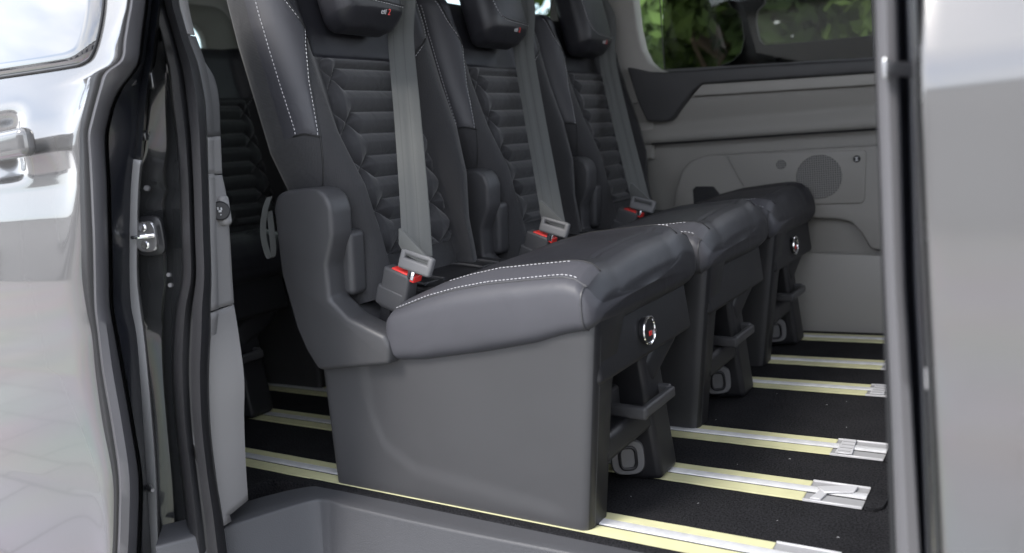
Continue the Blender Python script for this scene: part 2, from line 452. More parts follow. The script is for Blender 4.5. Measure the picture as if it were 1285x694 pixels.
def text_mesh(txt, size, shear=0.):
    cu = bpy.data.curves.new('t', 'FONT'); cu.body = txt; cu.size = size; cu.extrude = .0004; cu.align_x = 'CENTER'; cu.align_y = 'CENTER'; cu.shear = shear
    ob = bpy.data.objects.new('t', cu); C.objects.link(ob)
    bpy.context.view_layer.update()
    me = bpy.data.meshes.new_from_object(ob.evaluated_get(bpy.context.evaluated_depsgraph_get()))
    V = [v.co.copy() for v in me.vertices]; Fc = [list(p.vertices) for p in me.polygons]
    bpy.data.objects.remove(ob); bpy.data.meshes.remove(me); return V, Fc

def px_xz(pts, y): return [(lambda p: (p[0], p[2]))(at(a, b, 'y', y)) for a, b in pts]
def px_yz(pts, x): return [(lambda p: (p[1], p[2]))(at(a, b, 'x', x)) for a, b in pts]

def make_seat():
    root = thing('van_seat', '', 'van seat', (.5, YC, 0), 'seats of the front row bolted on the floor rails')
    br = backrest_mesh().build('backrest', ['black_leather', 'bolster_leather', 'perforated_fabric'], root, 60)
    quilt_mesh().build('quilted_panel', 'quilt_fabric', br, 70)
    for path, r_ in (([(-(HW(s_)-.0035), s_) for s_ in (.25, .29, .33, .37, .41, .45, .49, .53)], .00075),
                     ([(-Q2(s)-.003, s) for s in (.238, .30, .35, .40, .435)], .00075),
                     ([(-.132, .404), (-.163, .434), (-.186, .475), (-.198, .53)], .0007),
                     ([(.122, .375), (.150, .405), (.178, .437), (.190, .47), (.198, .54)], .0006)):
        mb = MB(); mb.stitch(surf_path(path), r=r_); mb.build('stitching', 'white_thread', br)
    for path, r_ in (([(-.110, .3935), (-.127, .399), (-.158, .427), (-.181, .472), (-.194, .54)], .0018),
                     ([(.118, .385), (.152, .411), (.182, .440), (.196, .48), (.203, .54)], .0018),
                     ([(-Q2(s)+.001, s) for s in (.02, .12, .235, .32, .38, .435)], .0014),
                     ([(-.2195, .2475), (-.212, .2455), (-.202, .2375), (-.1945, .2335)], .0016)):
        mb = MB(); mb.tube(surf_path(path, .0006), r_, 6); mb.build('piping', 'dark_piping', br)
    # headrest
    hr = MB()
    hc = ORG+AX*.583+NX*.040
    def hdef(q):
        x, y, z = q
        k = sstep(-.112, -.15, z)                        # pulled back towards its lower edge
        x2 = x*(1-.18*k) - .012*k + .010*(1-(y/.09)**2)*sstep(-.04, .04, x)
        y2 = y*(1-.10*k)
        return (x2, y2, z)
    hr.rbox((hc[0], YC-.005, hc[2]), (.040, .086, .150), .028, X=NX, Y=(0, 1, 0), seg=6, flat=(4, 8, 10), deform=hdef)
    ho = hr.build('headrest', 'black_leather', root, 60)
    Zh = Vector(NX).cross(Vector((0, 1, 0)))
    Zh = Zh if Zh.z > 0 else -Zh
    def hpt(x, y, z):
        q = hdef((x, y, z)); return Vector((hc[0], YC-.005, hc[2]))+Vector(NX)*q[0]+Vector((0, 1, 0))*q[1]+Vector(AX)*q[2]
    st = MB(); pp = MB()
    lower = [hpt(.0505, -.09+.018*k, -.080) for k in range(11)]
    up1 = [hpt(.0505-.010*(1-k/8)**2*0, -.105, -.066+.02*k) for k in range(11)]
    def rim(off, lift):
        o = []
        for (y, z) in [(a, b) for (a, b, _) in smooth_path([(-.062+off, .12, 0), (-.062+off, .0, 0), (-.060+off, -.06, 0), (-.050, -.094+off, 0), (-.026, -.108+off, 0), (.03, -.112+off, 0), (.070, -.112+off, 0)], 8)]:
            o.append(hpt(.0402+lift, y, z))
        return o
    st.stitch(rim(-.004, .0006), r=.0007); st.build('stitching', 'white_thread', ho)
    pp.tube(rim(0, -.0003), .0013, 6); pp.build('piping', 'piping', ho)
    # embroidered mark under the pad's front edge
    V, Fc = text_mesh('eff', .0150, .25); V2, F2 = text_mesh('2', .0165, .25)
    b0 = hpt(.0385, .008, -.1285); n_ = (hpt(.05, .028, -.1265)-hpt(.0, .028, -.1265)).normalized(); n_ = (Vector(NX)*.93-Vector(AX)*.36).normalized(); u_ = Vector((0, 1, 0)); w_ = n_.cross(u_)
    mk = MB(); mk.add([b0+n_*(v.z+.0016)+u_*v.x+w_*(v.y) for v in V], Fc); mk.build('emblem', 'white_thread', ho)
    mk = MB(); mk.add([b0+n_*(v.z+.0016)+u_*(v.x+.0150)+w_*(v.y) for v in V2], F2); mk.build('emblem', 'red_plastic', ho)
    # cushion
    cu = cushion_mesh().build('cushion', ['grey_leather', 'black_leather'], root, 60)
    for t_, xa, xb, r_ in ((math.pi-.70, .43, .782, .0008), (1.10, .50, .775, .0008), (math.pi-1.16, .52, .75, .0007)):
        st = MB(); st.stitch([cushion_pt(t_, lerp(xa, xb, k/30), 0, .0014) for k in range(31)], r=r_); st.build('stitching', 'white_thread', cu)
    def front_line(t0, t1, lift=.0004):
        return [cushion_pt(lerp(t0, t1, k/24), CX1-.022+.006, .002, lift+.001) for k in range(25)]
    for path, r_ in ((front_line(math.pi-.66, math.pi+.62), .0016), ([cushion_pt(math.pi-.62, lerp(.43, .79, k/20), 0, .0002) for k in range(21)], .0017), (front_line(.95, -.62), .0015)):
        pp = MB(); pp.tube(path, r_, 6); pp.build('piping', 'piping', cu)
    # creases where the centre panel meets the bolsters
    for t_ in (math.pi-1.22, 1.26):
        pp = MB(); pp.tube([cushion_pt(t_, lerp(.50, .79, k/24), 0, -.0006) for k in range(25)], .0016, 6); pp.build('seam', 'dark_piping', cu)
    # plastic shell beside the backrest
    sh = MB()
    out = px_xz([(343, 262), (347, 245), (357, 239), (385, 236), (399, 237), (410, 246), (416, 262), (418, 298), (410, 333), (414, 376), (437, 399), (483, 421), (489, 436), (489, 458), (400, 465), (384, 440), (372, 412), (353, 345)], .012)
    sh.prism(out, 'y', .010, .062, .009, 4)
    inn = px_xz([(413, 378), (437, 400), (475, 413), (489, 436), (489, 458), (420, 462), (400, 430)], .03)
    sh.prism([(x, z-.004) for x, z in inn], 'y', .058, .125, .004, 2)
    sh.build('side_shell', 'shell_plastic', root, 35)
    hb = MB()
    hb.rbox((.300, .070, .418), (.027, .020, .057), .011, X=(1, 0, -.10), Y=(0, 1, 0), seg=5, flat=2)
    hb.build('hinge_cover', 'shell_plastic', root)
    # trough between backrest and cushion, with the anchor slots
    tr = MB()
    tr.rbox((.350, YC+.055, .330), (.090, .150, .032), .015, X=(1, 0, -.10), seg=4, flat=4)
    trr = tr.build('seat_trough', 'dark_plastic', root)
    for yy in (.185, .365):
        q = MB(); rim = [(.318, yy-.022, .368), (.318, yy+.022, .368), (.385, yy+.026, .360), (.385, yy-.026, .360)]
        q.rbox((.352, yy, .3605), (.036, .024, .004), .0035, X=(1, 0, -.10), seg=3)
        q.build('anchor_slot', 'black_plastic', trr)
        q = MB()
        for e in (-.026, .026):
            q.tube(smooth_path([(.312, yy+e*.9, .352), (.318, yy+e, .3665), (.35, yy+e, .3655), (.395, yy+e*1.05, .360)], 6), .0032, 7)
        q.build('slot_rim', 'shell_plastic', trr)
    # seat base: the wrapped side panel and the fascia with its openings
    ba = MB(); rows = []
    TL = at(400, 462, 'y', .032); BL = at(420, 607, 'y', .045); TR = at(748, 428, 'y', .032); BR = at(740, 670, 'y', .046)
    NZ = 60; NXs = 90
    crease = [(a, b) for a, b in px_xz([(452, 470), (466, 520), (482, 558), (520, 590), (590, 610), (690, 640), (745, 660)], .04)]
    cx = [c[0] for c in crease]; cz = [c[1] for c in crease]
    for i in range(NZ+1):
        t = i/NZ; z = lerp(.003, .36, t)
        k = z/.24; xl = lerp(BL[0], TL[0], min(k, 1.2)); kk = z/.31; xr = lerp(BR[0], TR[0], min(kk, 1.05))
        y = lerp(.046, .032, min(1, z/.3)); r = .016; row = []
        row += [(xl+.02, .30, z), (xl, .10, z), (xl, y+r, z)]
        row += [(xl+r-r*math.cos(a), y+r-r*math.sin(a), z) for a in (math.pi/8*q for q in range(1, 4))]
        for j in range(NXs+1):
            x = lerp(xl+r, xr-r, j/NXs)
            dd = z-interp(cx, cz, x)
            inset = .0034*sstep(-.018, .014, dd)*sstep(0, .03, x-cx[0]+.0)*(1-sstep(.68, .74, x))
            row.append((x, y+inset, z))
        row += [(xr-r+r*math.sin(a), y+r-r*math.cos(a), z) for a in (math.pi/8*q for q in range(1, 5))]
        fl = lerp(.108, .100, min(1, z/.22)); fl = fl if z < .225 else lerp(.10, .13, (z-.225)/.1)
        row += [(xr, fl-.006, z), (xr-.004, fl, z), (xr-.09, fl+.004, z)]
        rows.append([(p[0], p[1], min(p[2], cushion_bot(max(.40, min(.8, p[0])))+.02) if p[0] > .40 else min(p[2], .25)) for p in row])
    ba.grid(rows, lambda i, j: 1 if j >= NXs+8 else 0)
    bo = ba.build('seat_base', ['side_plastic', 'dark_plastic'], root, 50)
    pl = MB(); xr0 = BR[0]
    pl.tube([(lerp(BR[0], TR[0], k/12*.97)+.0003, lerp(.046, .032, k/12)+.0165, lerp(.005, .308, k/12)) for k in range(13)], .0011, 6)
    pl.build('edge_seam', 'shell_plastic', bo)
    fa = MB()
    fa.rbox((.728, .225, .275), (.062, .180, .047), .010, X=(1, 0, .10), seg=4)          # top bar under the cushion
    fa.rbox((.722, .20, .112), (.046, .115, .022), .012, X=(1, 0, .1), seg=4)           # cross bar
    fa.rbox((.727, .287, .130), (.044, .037, .129), .012, X=(1, 0, .10), seg=4)         # far leg
    fa.rbox((.725, .325, .212), (.045, .070, .030), .020, X=(1, -.1, .12), Y=(0, 1, .5), seg=4)
    fa.prism([(.06, .0), (.32, .0), (.40, .24), (.40, .30), (.06, .30)], 'x', .30, .655)
    fa.build('front_frame', 'dark_plastic', bo, 35)
    rb = MB(); rb.rbox((.674, .20, .205), (.018, .014, .045), .008, X=(1, 0, .1)); rb.build('inner_rib', 'dark_plastic', bo)
    # release handle: a flat loop standing out of the fascia
    hd = MB()
    hd.rbox((.750, .190, .147), (.044, .0065, .0105), .0045, X=(1, -.02, -.04), seg=3)
    hd.rbox((.747, .300, .152), (.042, .0065, .0105), .0045, X=(1, .02, -.04), seg=3)
    hd.rbox((.789, .245, .148), (.0065, .061, .0095), .0045, seg=3)
    hd.rbox((.700, .235, .150), (.016, .058, .020), .007, seg=3)
    for p in range(len(hd.v)): pass
    hd.build('release_handle', 'shell_plastic', bo)
    # tether ring low on the far leg
    nn = Vector((.50, -.86, .05)).normalized(); uu = Vector((0, 0, 1)).cross(nn).normalized(); ww = nn.cross(uu); oc = Vector((.728, .238, .046))
    q = MB(); ring_ = []
    for (rr, h) in ((.001, -.006), (.029, -.006), (.0295, .002), (.027, .006), (.001, .006)):
        ring_.append([oc+nn*h+uu*(rr*math.copysign(abs(math.cos(a))**.62, math.cos(a)))+ww*(rr*1.05*math.copysign(abs(math.sin(a))**.62, math.sin(a))) for a in (2*math.pi*k/32 for k in range(32))])
    q.grid(ring_, 0, closed_u=True); an = q.build('tether_anchor', 'latch_plastic', bo)
    q = MB()
    q.tube([oc+nn*.007+uu*(.014*math.copysign(abs(math.cos(a))**.6, math.cos(a)))+ww*(.019*math.copysign(abs(math.sin(a))**.6, math.sin(a))) for a in (2*math.pi*k/24 for k in range(24))], .0030, 6, closed=True)
    q.build('anchor_ring', 'dark_plastic', an)
    # seat belt
    def belt(pts, wv, hw, th=.0012):
        mb = MB(); P = [Vector(p) for p in smooth_path(pts, 6)]; L1 = []; 
        for k, p in enumerate(P):
            t = (P[min(k+1, len(P)-1)]-P[max(k-1, 0)]).normalized(); w = Vector(wv); w = (w-t*w.dot(t)).normalized(); n = t.cross(w)
            row = []
            prof = [(-1, 0), (-.93, 1), (-.62, .75), (-.55, 1.25), (-.22, 1.25), (-.15, .75), (.15, .75), (.22, 1.25), (.55, 1.25), (.62, .75), (.93, 1), (1, 0), (.93, -1), (-.93, -1)]
            for a, b in prof: row.append(p+w*hw*a+n*th*b)
            L1.append(row)
        mb.grid(L1, lambda i, j: 1 if j in (2, 6, 10) else 0, closed_u=True); return mb
    bp = [(.188, .385, 1.06), at(505, -30, 'y', .375), at(503, 45, 'y', .335), at(511, 140, 'y', .26), at(519, 240, 'y', .17), at(524, 322, 'y', .095)]
    so = belt(bp, (.72, .60, -.12), .0255).build('seat_belt', ['belt_webbing', 'belt_band'], root)
    fold = MB(); fold.prism(px_xz([(502, 286), (506, 288), (541, 326), (540, 335), (508, 318), (502, 306)], .080), 'y', .0755, .0815, .0014, 2)
    fold.build('belt_fold', 'belt_webbing', so)
    # latch plate: a sloping bar with a slot, and its tongue
    ux = (Vector(at(545, 331, 'y', .08))-Vector(at(502, 316, 'y', .08))).normalized(); ny = Vector((0.15, -1, .2)); ny = (ny-ux*ny.dot(ux)).normalized(); uz = ux.cross(-ny)
    if uz.z < 0: uz = -uz
    lc = Vector(at(523, 329, 'y', .076))
    lm = MB()
    lm.rbox(lc-uz*.008, (.034, .0065, .010), .005, X=ux, Y=ny, seg=4)
    lm.rbox(lc+uz*.0115, (.030, .0055, .0045), .004, X=ux, Y=ny, seg=4)
    for sg in (-1, 1): lm.rbox(lc+ux*sg*.029+uz*.002, (.0055, .006, .013), .0045, X=ux, Y=ny, seg=4)
    lt = lm.build('latch_plate', 'latch_plastic', so)
    tg = MB(); tg.rbox(lc-uz*.023-ux*.005, (.007, .0014, .009), .001, X=ux, Y=ny, seg=2); tg.build('tongue', 'chrome', so)
    # buckle
    a0 = Vector(at(492, 337, 'y', .075)); a1 = Vector(at(524, 351, 'y', .075)); b0_ = Vector(at(470, 377, 'y', .075)); b1_ = Vector(at(503, 393, 'y', .075))
    bx = ((a1-a0)+(b1_-b0_)).normalized(); bz = ((a0-b0_)+(a1-b1_)).normalized(); cc = (a0+a1+b0_+b1_)/4+Vector((0, .006, 0))
    hx = ((a1-a0).length+(b1_-b0_).length)/4; hz = ((a0-b0_).length+(a1-b1_).length)/4
    bk = MB(); bk.rbox(cc, (hx, .0145, hz), .006, X=bx, Y=(0, 1, 0), seg=4)
    bk.rbox(cc-bx.cross(Vector((0, 1, 0)))*0-Vector(bz)*hz*.45, (hx+.0012, .0157, hz*.50), .006, X=bx, Y=(0, 1, 0), seg=4)
    bo2 = bk.build('buckle', 'buckle_plastic', root)
    rd = MB(); rd.rbox(cc+bz*(hz-.0015), (hx*.86, .0112, .0058), .002, X=bx, Y=(0, 1, 0), seg=3); rd.build('release_button', 'red_plastic', bo2)
    stl = MB(); stl.rbox(cc-bz*(hz+.014), (.012, .006, .022), .004, X=bx, Y=(0, 1, 0), seg=3); stl.build('buckle_stalk', 'dark_plastic', bo2)
    return root

seat1 = make_seat()
seat1['label'] = 'black leather van seat with its grey base side panel and end armrest shell fully exposed'
def recess_ring(root, dy):
    # chromed oval button set in the fascia under the cushion
    c = Vector(at(810.5, 414, 'x', .792)); q = MB()
    n = Vector((1, 0, .05)).normalized(); rr = .0215
    r = MB(); w = Vector((0, 0, 1)); u = Vector((0, 1, 0))
    r.tube([c+u*rr*math.cos(a)+w*rr*math.sin(a)+Vector((.006, 0, 0)) for a in (2*math.pi*k/32 for k in range(32))], .0026, 8, closed=True)
    o = r.build('pull_ring', 'chrome', root)
    q.disc(c+Vector((.005, 0, 0)), n, rr, 0, .03); q.build('ring_face', 'ring_face', o)
    q = MB(); q.rbox(c+Vector((.0055, .004, -.006)), (.0012, .005, .004), .001); q.build('ring_mark', 'red_plastic', o)
seat2 = copy_tree(seat1); seat2.location.y += .46
seat2['label'] = 'middle black leather seat of the front row, without a chrome ring under its cushion'
seat3 = copy_tree(seat1); seat3.location.y += .92
seat3['label'] = 'black leather seat farthest inside, nearest the grey wall panel with the round speaker'
recess_ring(seat1, 0)
r0 = [c for c in seat1.children if c.name.startswith('pull_ring')][0]
copy_tree(r0, seat3)
seat4 = copy_tree(seat1); seat4.scale = (1, 1, 1.07); seat4.location.y += .46; seat4.location.x -= 1.06
seat4['label'] = 'shadowed seat of the row behind with its quilted back showing beside the door pillar'
seat4['group'] = 'seats of the rear row'
for ch in list(seat4.children):
    if ch.name.split('.')[0] in ('seat_belt', 'buckle', 'pull_ring', 'headrest'):
        for g in list(ch.children_recursive)+[ch]: bpy.data.objects.remove(g)

seat5 = copy_tree(seat4); seat5.location.y -= .46
seat5['label'] = 'rear row seat nearest the door pillar, only its dark front showing in shadow'
# pull strap behind the shell of the nearest seat
sb = MB(); path = smooth_path([at(338, 247, 'y', .07), at(333, 262, 'y', .06), at(330, 285, 'y', .055), at(332, 305, 'y', .055), at(338, 323, 'y', .06), at(343, 318, 'y', .065), at(341, 290, 'y', .07), at(338, 265, 'y', .075)], 6)
P = [Vector(p) for p in path]; rows = []
for k, p in enumerate(P):
    w = Vector((.45, .85, .1)).normalized()*.0055; n = Vector((.8, -.5, 0))*.001
    rows.append([p-w-n, p+w-n, p+w+n, p-w+n])
sb.grid(rows, 0, closed_u=True); sb.build('pull_strap', 'belt_webbing', seat1)

# ================================================================== FLOOR, STEP, RAILS
def slab(name, x0, x1, y0, y1, z0, z1, m):
    mb = MB(); mb.rbox(((x0+x1)/2, (y0+y1)/2, (z0+z1)/2), ((x1-x0)/2, (y1-y0)/2, (z1-z0)/2), .001, seg=1); return mb.build(name, m)
# carpeted floor, cut away over the entrance step
fl = MB()
fl.prism([(-1.6, -.13), (.06, -.13), (.06, .022), (2.6, .022), (2.6, 1.42), (-1.6, 1.42)], 'z', -.05, 0.)
tag(fl.build('floor', 'carpet'), 'black carpeted van floor crossed by pale yellow and silver rails', 'floor', kind='structure')
lint = MB(); rl = random.Random(11)
for k in range(34):
    x, y = rl.uniform(.70, 1.25), rl.uniform(.12, 1.2)
    if min(abs(y-q) for q in (.083, .304, .499, .843, 1.041, 1.281)) < .05: continue
    a = rl.uniform(0, 3.1); L = rl.uniform(.0012, .0035)
    lint.tube([(x, y, .0012), (x+math.cos(a)*L*.5, y+math.sin(a)*L*.5, .0020), (x+math.cos(a+.5)*L, y+math.sin(a+.5)*L, .0014)], .0004, 4)
tag(lint.build('lint', 'white_thread'), 'pale specks of lint scattered on the black carpet', 'lint', kind='stuff')
# step well: rim, walls and tread lower down
K = [at(268, 668, 'z', -.004), at(300, 656, 'z', -.004), at(385, 630, 'z', -.004), at(412, 628, 'z', -.004), at(440, 636, 'z', -.004), at(560, 663, 'z', -.004), at(742, 699, 'z', -.004)]
edge = smooth_path([(x, y, 0) for x, y, z in K], 8)
edge = [(edge[0][0]-.05, edge[0][1]-.075)] + [(x, y) for x, y, z in edge] + [(1.25, edge[-1][1]-.003)]
outer = []
for (x, y) in edge: outer.append((x, y))
st = MB(); rows = [[], [], [], [], [], [], []]
N_ = len(edge)
for k, (x, y) in enumerate(edge):
    t = Vector((edge[min(k+1, N_-1)][0]-edge[max(k-1, 0)][0], edge[min(k+1, N_-1)][1]-edge[max(k-1, 0)][1], 0)).normalized(); n = Vector((t.y, -t.x, 0))   # towards the well
    kk = sstep(.13, .30, x)
    bx_, by_ = lerp(x-.055, x, kk), lerp(min(.02, y+.05), .0235, kk)
    P = [(bx_, by_, .0015), (lerp(bx_, x, .6), lerp(by_, y, .6), -.001)]
    for d, z in ((0, -.002), (.0025, -.0035), (.004, -.007)): P.append((x+n.x*d, y+n.y*d, z))
    P.append((x+n.x*.022, y+n.y*.022, -.135)); P.append((x+n.x*.034, y+n.y*.034, -.150))
    for r, p in zip(rows, P): r.append(p)
st.grid(rows)
so = st.build('entrance_step', 'step_plastic', None, 50, solid=None)
tag(so, 'dark grey moulded plastic step recess below the floor edge in the doorway', 'step')
tr = MB(); tr.prism([(-.15, -.34), (1.35, -.34), (1.35, .02), (.15, .02)], 'z', -.18, -.1505); tr.build('tread', 'step_plastic', so)
ce = MB(); ce.rbox((.70, .0335, .0005), (.55, .0105, .003), .0025, seg=2); ce.build('carpet_edge', 'carpet', so)

RAILS = [.083, .304, .499, .843, 1.041, 1.281]
RX0, RY, RE = -1.35, 1.008, 1.094
def make_rail():
    root = thing('floor_rail', '', 'floor rail', (0, 0, 0), 'seat rails running along the carpeted floor')
    mb = MB(); mb.prism([(-.0065, .0008), (-.0065, .0032), (-.005, .0040), (.0110, .0040), (.0125, .0030), (.0125, .0008)], 'x', RX0, RE, .0006, 1); mb.build('rail_channel', 'aluminium', root)
    mb = MB(); mb.prism([(-.0118, .0005), (-.0118, .0018), (-.0067, .0018), (-.0067, .0005)], 'x', RX0, RE-.02); mb.build('rail_slot', 'black_plastic', root)
    rng = random.Random(3)
    for (a, b) in ((-.0395, -.0120), (.0128, .0330)):
        mb = MB(); n = 90; rows = []
        for k in range(n+1):
            x = lerp(RX0, RY, k/n); j = rng.uniform(-.0006, .0006)
            lo = a+(j if a < 0 else 0); hi = b+(j if a > 0 else 0)
            rows.append([(x, lo, .0008), (x, lo+.0004, .0032), (x, hi-.0004, .0032), (x, hi, .0008)])
        mb.grid(rows, 0, closed_u=True); mb.build('yellow_strip', 'yellow_tape', root)
    for (a, b) in ((-.0375, -.0120), (.0128, .0325)):
        mb = MB(); mb.prism([(RY+.0005, a), (RE, a), (RE, b), (RY+.0005, b)], 'z', .0006, .0022); mb.build('end_plate', 'grey_strip', root)
    for yy in (-.0395, .0345):
        mb = MB(); mb.prism([(RY, yy-.0018), (RE, yy-.0018), (RE, yy+.0018), (RY, yy+.0018)], 'z', .0006, .0045, .0006, 1); mb.build('edge_trim', 'white_metal', root)
    return root
rail = make_rail()
def locking_clip(root, kind):
    mb = MB()
    if kind == 0:
        mb.prism([(1.035, -.012), (1.075, .004), (1.078, .026), (1.060, .024), (1.02, .006)], 'z', .0044, .0072, .0008, 1)
        mb.prism([(1.018, -.036), (1.034, -.036), (1.040, -.006), (1.026, -.004)], 'z', .0030, .0062, .0008, 1)
    else:
        mb.prism([(1.016, -.037), (1.044, -.037), (1.040, .031), (1.018, .031)], 'z', .0046, .0064, .0008, 1)
        for j in range(4):
            mb.prism([(1.020, -.030+j*.015), (1.040, -.030+j*.015), (1.040, -.027+j*.015), (1.020, -.027+j*.015)], 'z', .0065, .0070, mi=1)
    mb.build('locking_clip', ['white_metal', 'grey_strip'], root)
def end_cap(root):
    mb = MB(); mb.prism([(1.096, -.042), (1.112, -.040), (1.122, -.028), (1.124, .0), (1.122, .026), (1.112, .036), (1.096, .038)], 'z', -.001, .006, .002, 2); mb.build('end_cap', 'carpet', root)
RL = ['floor rail nearest the doorway, beside the step edge, with yellow strips',
      'floor rail under the nearest seat, ending in a pointed white clip and black cap',
      'floor rail under the near leg of the middle seat, ending in a ribbed white plate',
      'floor rail under the far leg of the middle seat, silver with two yellow strips',
      'floor rail next to last towards the grey wall, under the farthest seat',
      'floor rail farthest back, lying closest to the grey wall']
for i, y in enumerate(RAILS):
    r = rail if i == 0 else copy_tree(rail)
    r.location = (0, y, .0005); r['label'] = RL[i]
    rails_last = r
for i, r in enumerate([o for o in C.objects if o.name.startswith('floor_rail')]):
    if i > 0: locking_clip(r, 0 if i == 1 else 1)
    end_cap(r)

# ================================================================== REAR DOOR PILLAR SIDE
PY = [-60, 0, 25, 50, 75, 92, 110, 130, 150, 170, 200, 230, 265, 300, 347, 385, 420, 470, 532, 597, 650, 700, 760]
def curve(px, py):                               # px at every level of PY
    return [interp(py, px, q) for q in PY]
E0 = curve([163, 160, 150, 146, 133, 119, 111, 104, 102, 102, 104, 105, 110, 117, 122, 131, 143, 144, 142, 138], [-60, 0, 50, 75, 85, 92, 120, 150, 170, 230, 300, 347, 385, 420, 470, 532, 597, 650, 700, 760])
E1 = curve([170, 166, 158, 154, 146, 134, 126, 117, 113, 116, 119, 120, 121, 125, 131, 142, 151, 151, 149, 146], [-60, 0, 50, 75, 85, 92, 115, 150, 170, 230, 300, 347, 385, 420, 470, 532, 597, 650, 700, 760])
E2 = curve([184, 180, 174, 171, 165, 151, 140, 132, 129, 132, 134, 135, 136, 142, 151, 162, 172, 172, 170, 167], [-60, 0, 50, 75, 88, 105, 125, 155, 175, 230, 300, 347, 385, 420, 470, 532, 597, 650, 700, 760])
E3 = [p+7 for p in E2]
E4 = curve([188, 186, 184, 178, 174, 170, 165, 163, 163, 165, 172, 178, 184, 190, 192], [-60, 0, 50, 95, 125, 175, 230, 280, 347, 385, 422, 497, 597, 694, 760])
E4 = [max(a, b+4) for a, b in zip(E4, E3)]
G1 = curve([190, 189, 187, 182, 178, 176, 174, 172, 172, 176, 180, 189, 196, 199, 201], [-60, 0, 50, 95, 125, 175, 230, 280, 347, 385, 422, 497, 597, 694, 760])
G1 = [max(a, b+9) for a, b in zip(G1, E4)]
W0 = curve([190, 193, 207, 215, 219, 225, 229, 231, 232, 224, 220, 219, 222, 230, 241, 250], [-60, 0, 50, 90, 130, 175, 230, 290, 347, 385, 422, 480, 520, 590, 694, 760])
W1 = curve([216, 221, 230, 245, 254, 257, 259, 262, 261, 261, 258, 264, 277, 290], [-60, 0, 40, 80, 125, 175, 250, 347, 385, 422, 497, 572, 655, 760])
def rail_pts(E, y): return [at(p, q, 'y', y) for p, q in zip(E, PY)]
def fine(P, n=4): return smooth_path(P, n)
def loft(parts, mi=None):
    "columns of points (edge curve, depth) joined into one upright surface"
    cols = [fine(rail_pts(E, y)) for E, y in parts]; mb = MB(); rows = [list(r) for r in zip(*cols)]
    mb.grid(rows, mi or 0); return mb

door = thing('sliding_door', 'silver sliding door slid open, with a dark window and a pull handle', 'sliding door', at(105, 347, 'y', -.30))
# outer skin: from the leading edge backwards
DY = -.30
def skin_y(z):
    return DY + interp([-.5, -.1, .10, .30, .45, .55, .595, .615, .650, .668, .70, .76, .85, 1.2], [.055, .022, .006, .000, .003, .013, .021, .022, .016, .018, .026, .043, .068, .17], z)
lead = fine(rail_pts(E0, DY+.012), 6)
lz = [p[2] for p in lead][::-1]; lx = [p[0] for p in lead][::-1]
mb = MB(); rows = []
NZ = 240
HP = at(16, 182, 'y', DY+.02); HX, HZ = HP[0]-.10, HP[2]
for i in range(NZ+1):
    z = lerp(lz[0], lz[-1], i/NZ); xe = interp(lz, lx, z); row = []
    for j in range(111):
        x = lerp(xe, -1.5, (j/110)**1.5)
        y = skin_y(z) + .012*math.exp(-((xe-x)/.012)) + (DY-skin_y(z))*math.exp(-((xe-x)/.03))
        y += .022*math.exp(-((x-HX)/.115)**6-((z-HZ)/.047)**4)
        row.append((x, y, z))
    rows.append(row)
mb.grid(rows)
panel = mb.build('door_panel', 'silver_paint', door, 50)
loft([(E0, DY+.012), (E1, DY+.012+.004)]).build('edge_rubber', 'rubber', door, 50, solid=.003)
def mid(A, B_, t): return [lerp(a, b, t) for a, b in zip(A, B_)]
loft([(E1, DY+.016), (mid(E1, E2, .12), DY+.010), (mid(E1, E2, .5), DY+.016), (mid(E1, E2, .9), DY+.030), (E2, DY+.036)]).build('edge_seal', 'seal_grey', door, 60, solid=.003)
mb = loft([(E2, DY+.038), (mid(E2, E3, .25), DY+.046), (mid(E2, E3, .5), DY+.037), (mid(E2, E3, .75), DY+.047), (E3, DY+.040)]); mb.build('seal_lip', 'rubber', door, 60)
loft([(E3, DY+.042), (mid(E3, E4, .5), DY+.058), (E4, DY+.080)]).build('edge_frame', 'dark_navy', door, 60)
for (px, py, rr) in ((168, 102, .006), (147, 271, .0075), (161, 452, .008), (172, 550, .007), (181, 678, .007)):
    mb = MB(); mb.disc(at(px-2, py, 'y', DY+.056), (.75, -.65, .05), rr, 0, .004, 24, .0012); mb.build('plug', 'rubber', door)
mb = MB(); c = Vector(at(186, 611, 'y', DY+.07)); mb.tube([c, c+Vector((.012, -.004, 0)), c+Vector((.022, -.006, 0))], [.0055, .005, .003], 10); mb.build('guide_pin', 'steel', door)
# inner side of the door
mb = MB(); a = fine(rail_pts(E4, DY+.081)); mb.grid([[p, (p[0]-.5, p[1]+.005, p[2]), (-1.4, p[1]+.005, p[2])] for p in a]); mb.build('inner_panel', 'dark_trim_plastic', door)
# window flush in the skin
def on_skin(px, py, off):
    y = DY
    for _ in range(6): p = at(px, py, 'y', y); y = skin_y(p[2])
    return (p[0], skin_y(p[2])-off, p[2])
win = [(a, b) for a, b, _ in smooth_path([(133, -70, 0), (132.5, -10, 0), (128, 32, 0), (119, 66, 0), (106, 79, 0), (80, 85, 0), (0, 97, 0), (-80, 109, 0)], 6)]
def sheet(poly, lift, name, m, parent, thick=.002):
    # fill the outline to the left with rows following the curved skin
    mb = MB(); rows = []
    for (px, py) in poly:
        p0 = on_skin(px, py, lift); rows.append([(lerp(p0[0], -1.3, t), p0[1], p0[2]) for t in (0, .15, .4, 1)])
    mb.grid(rows)
    return mb.build(name, m, parent, 60, solid=thick)
mb = MB(); rows = []
for (px, py) in win: rows.append([on_skin(lerp(px, -90, t), lerp(py, -75, t), .0016) for t in (0, .1, .25, .45, .7, .95)])
mb.grid(rows); mb.build('door_window', 'window_black', door, 60, solid=.002)
mb = MB(); mb.tube([Vector(on_skin(px, py, .0022)) for px, py in win], .0022, 6); mb.build('window_seal', 'rubber', door)
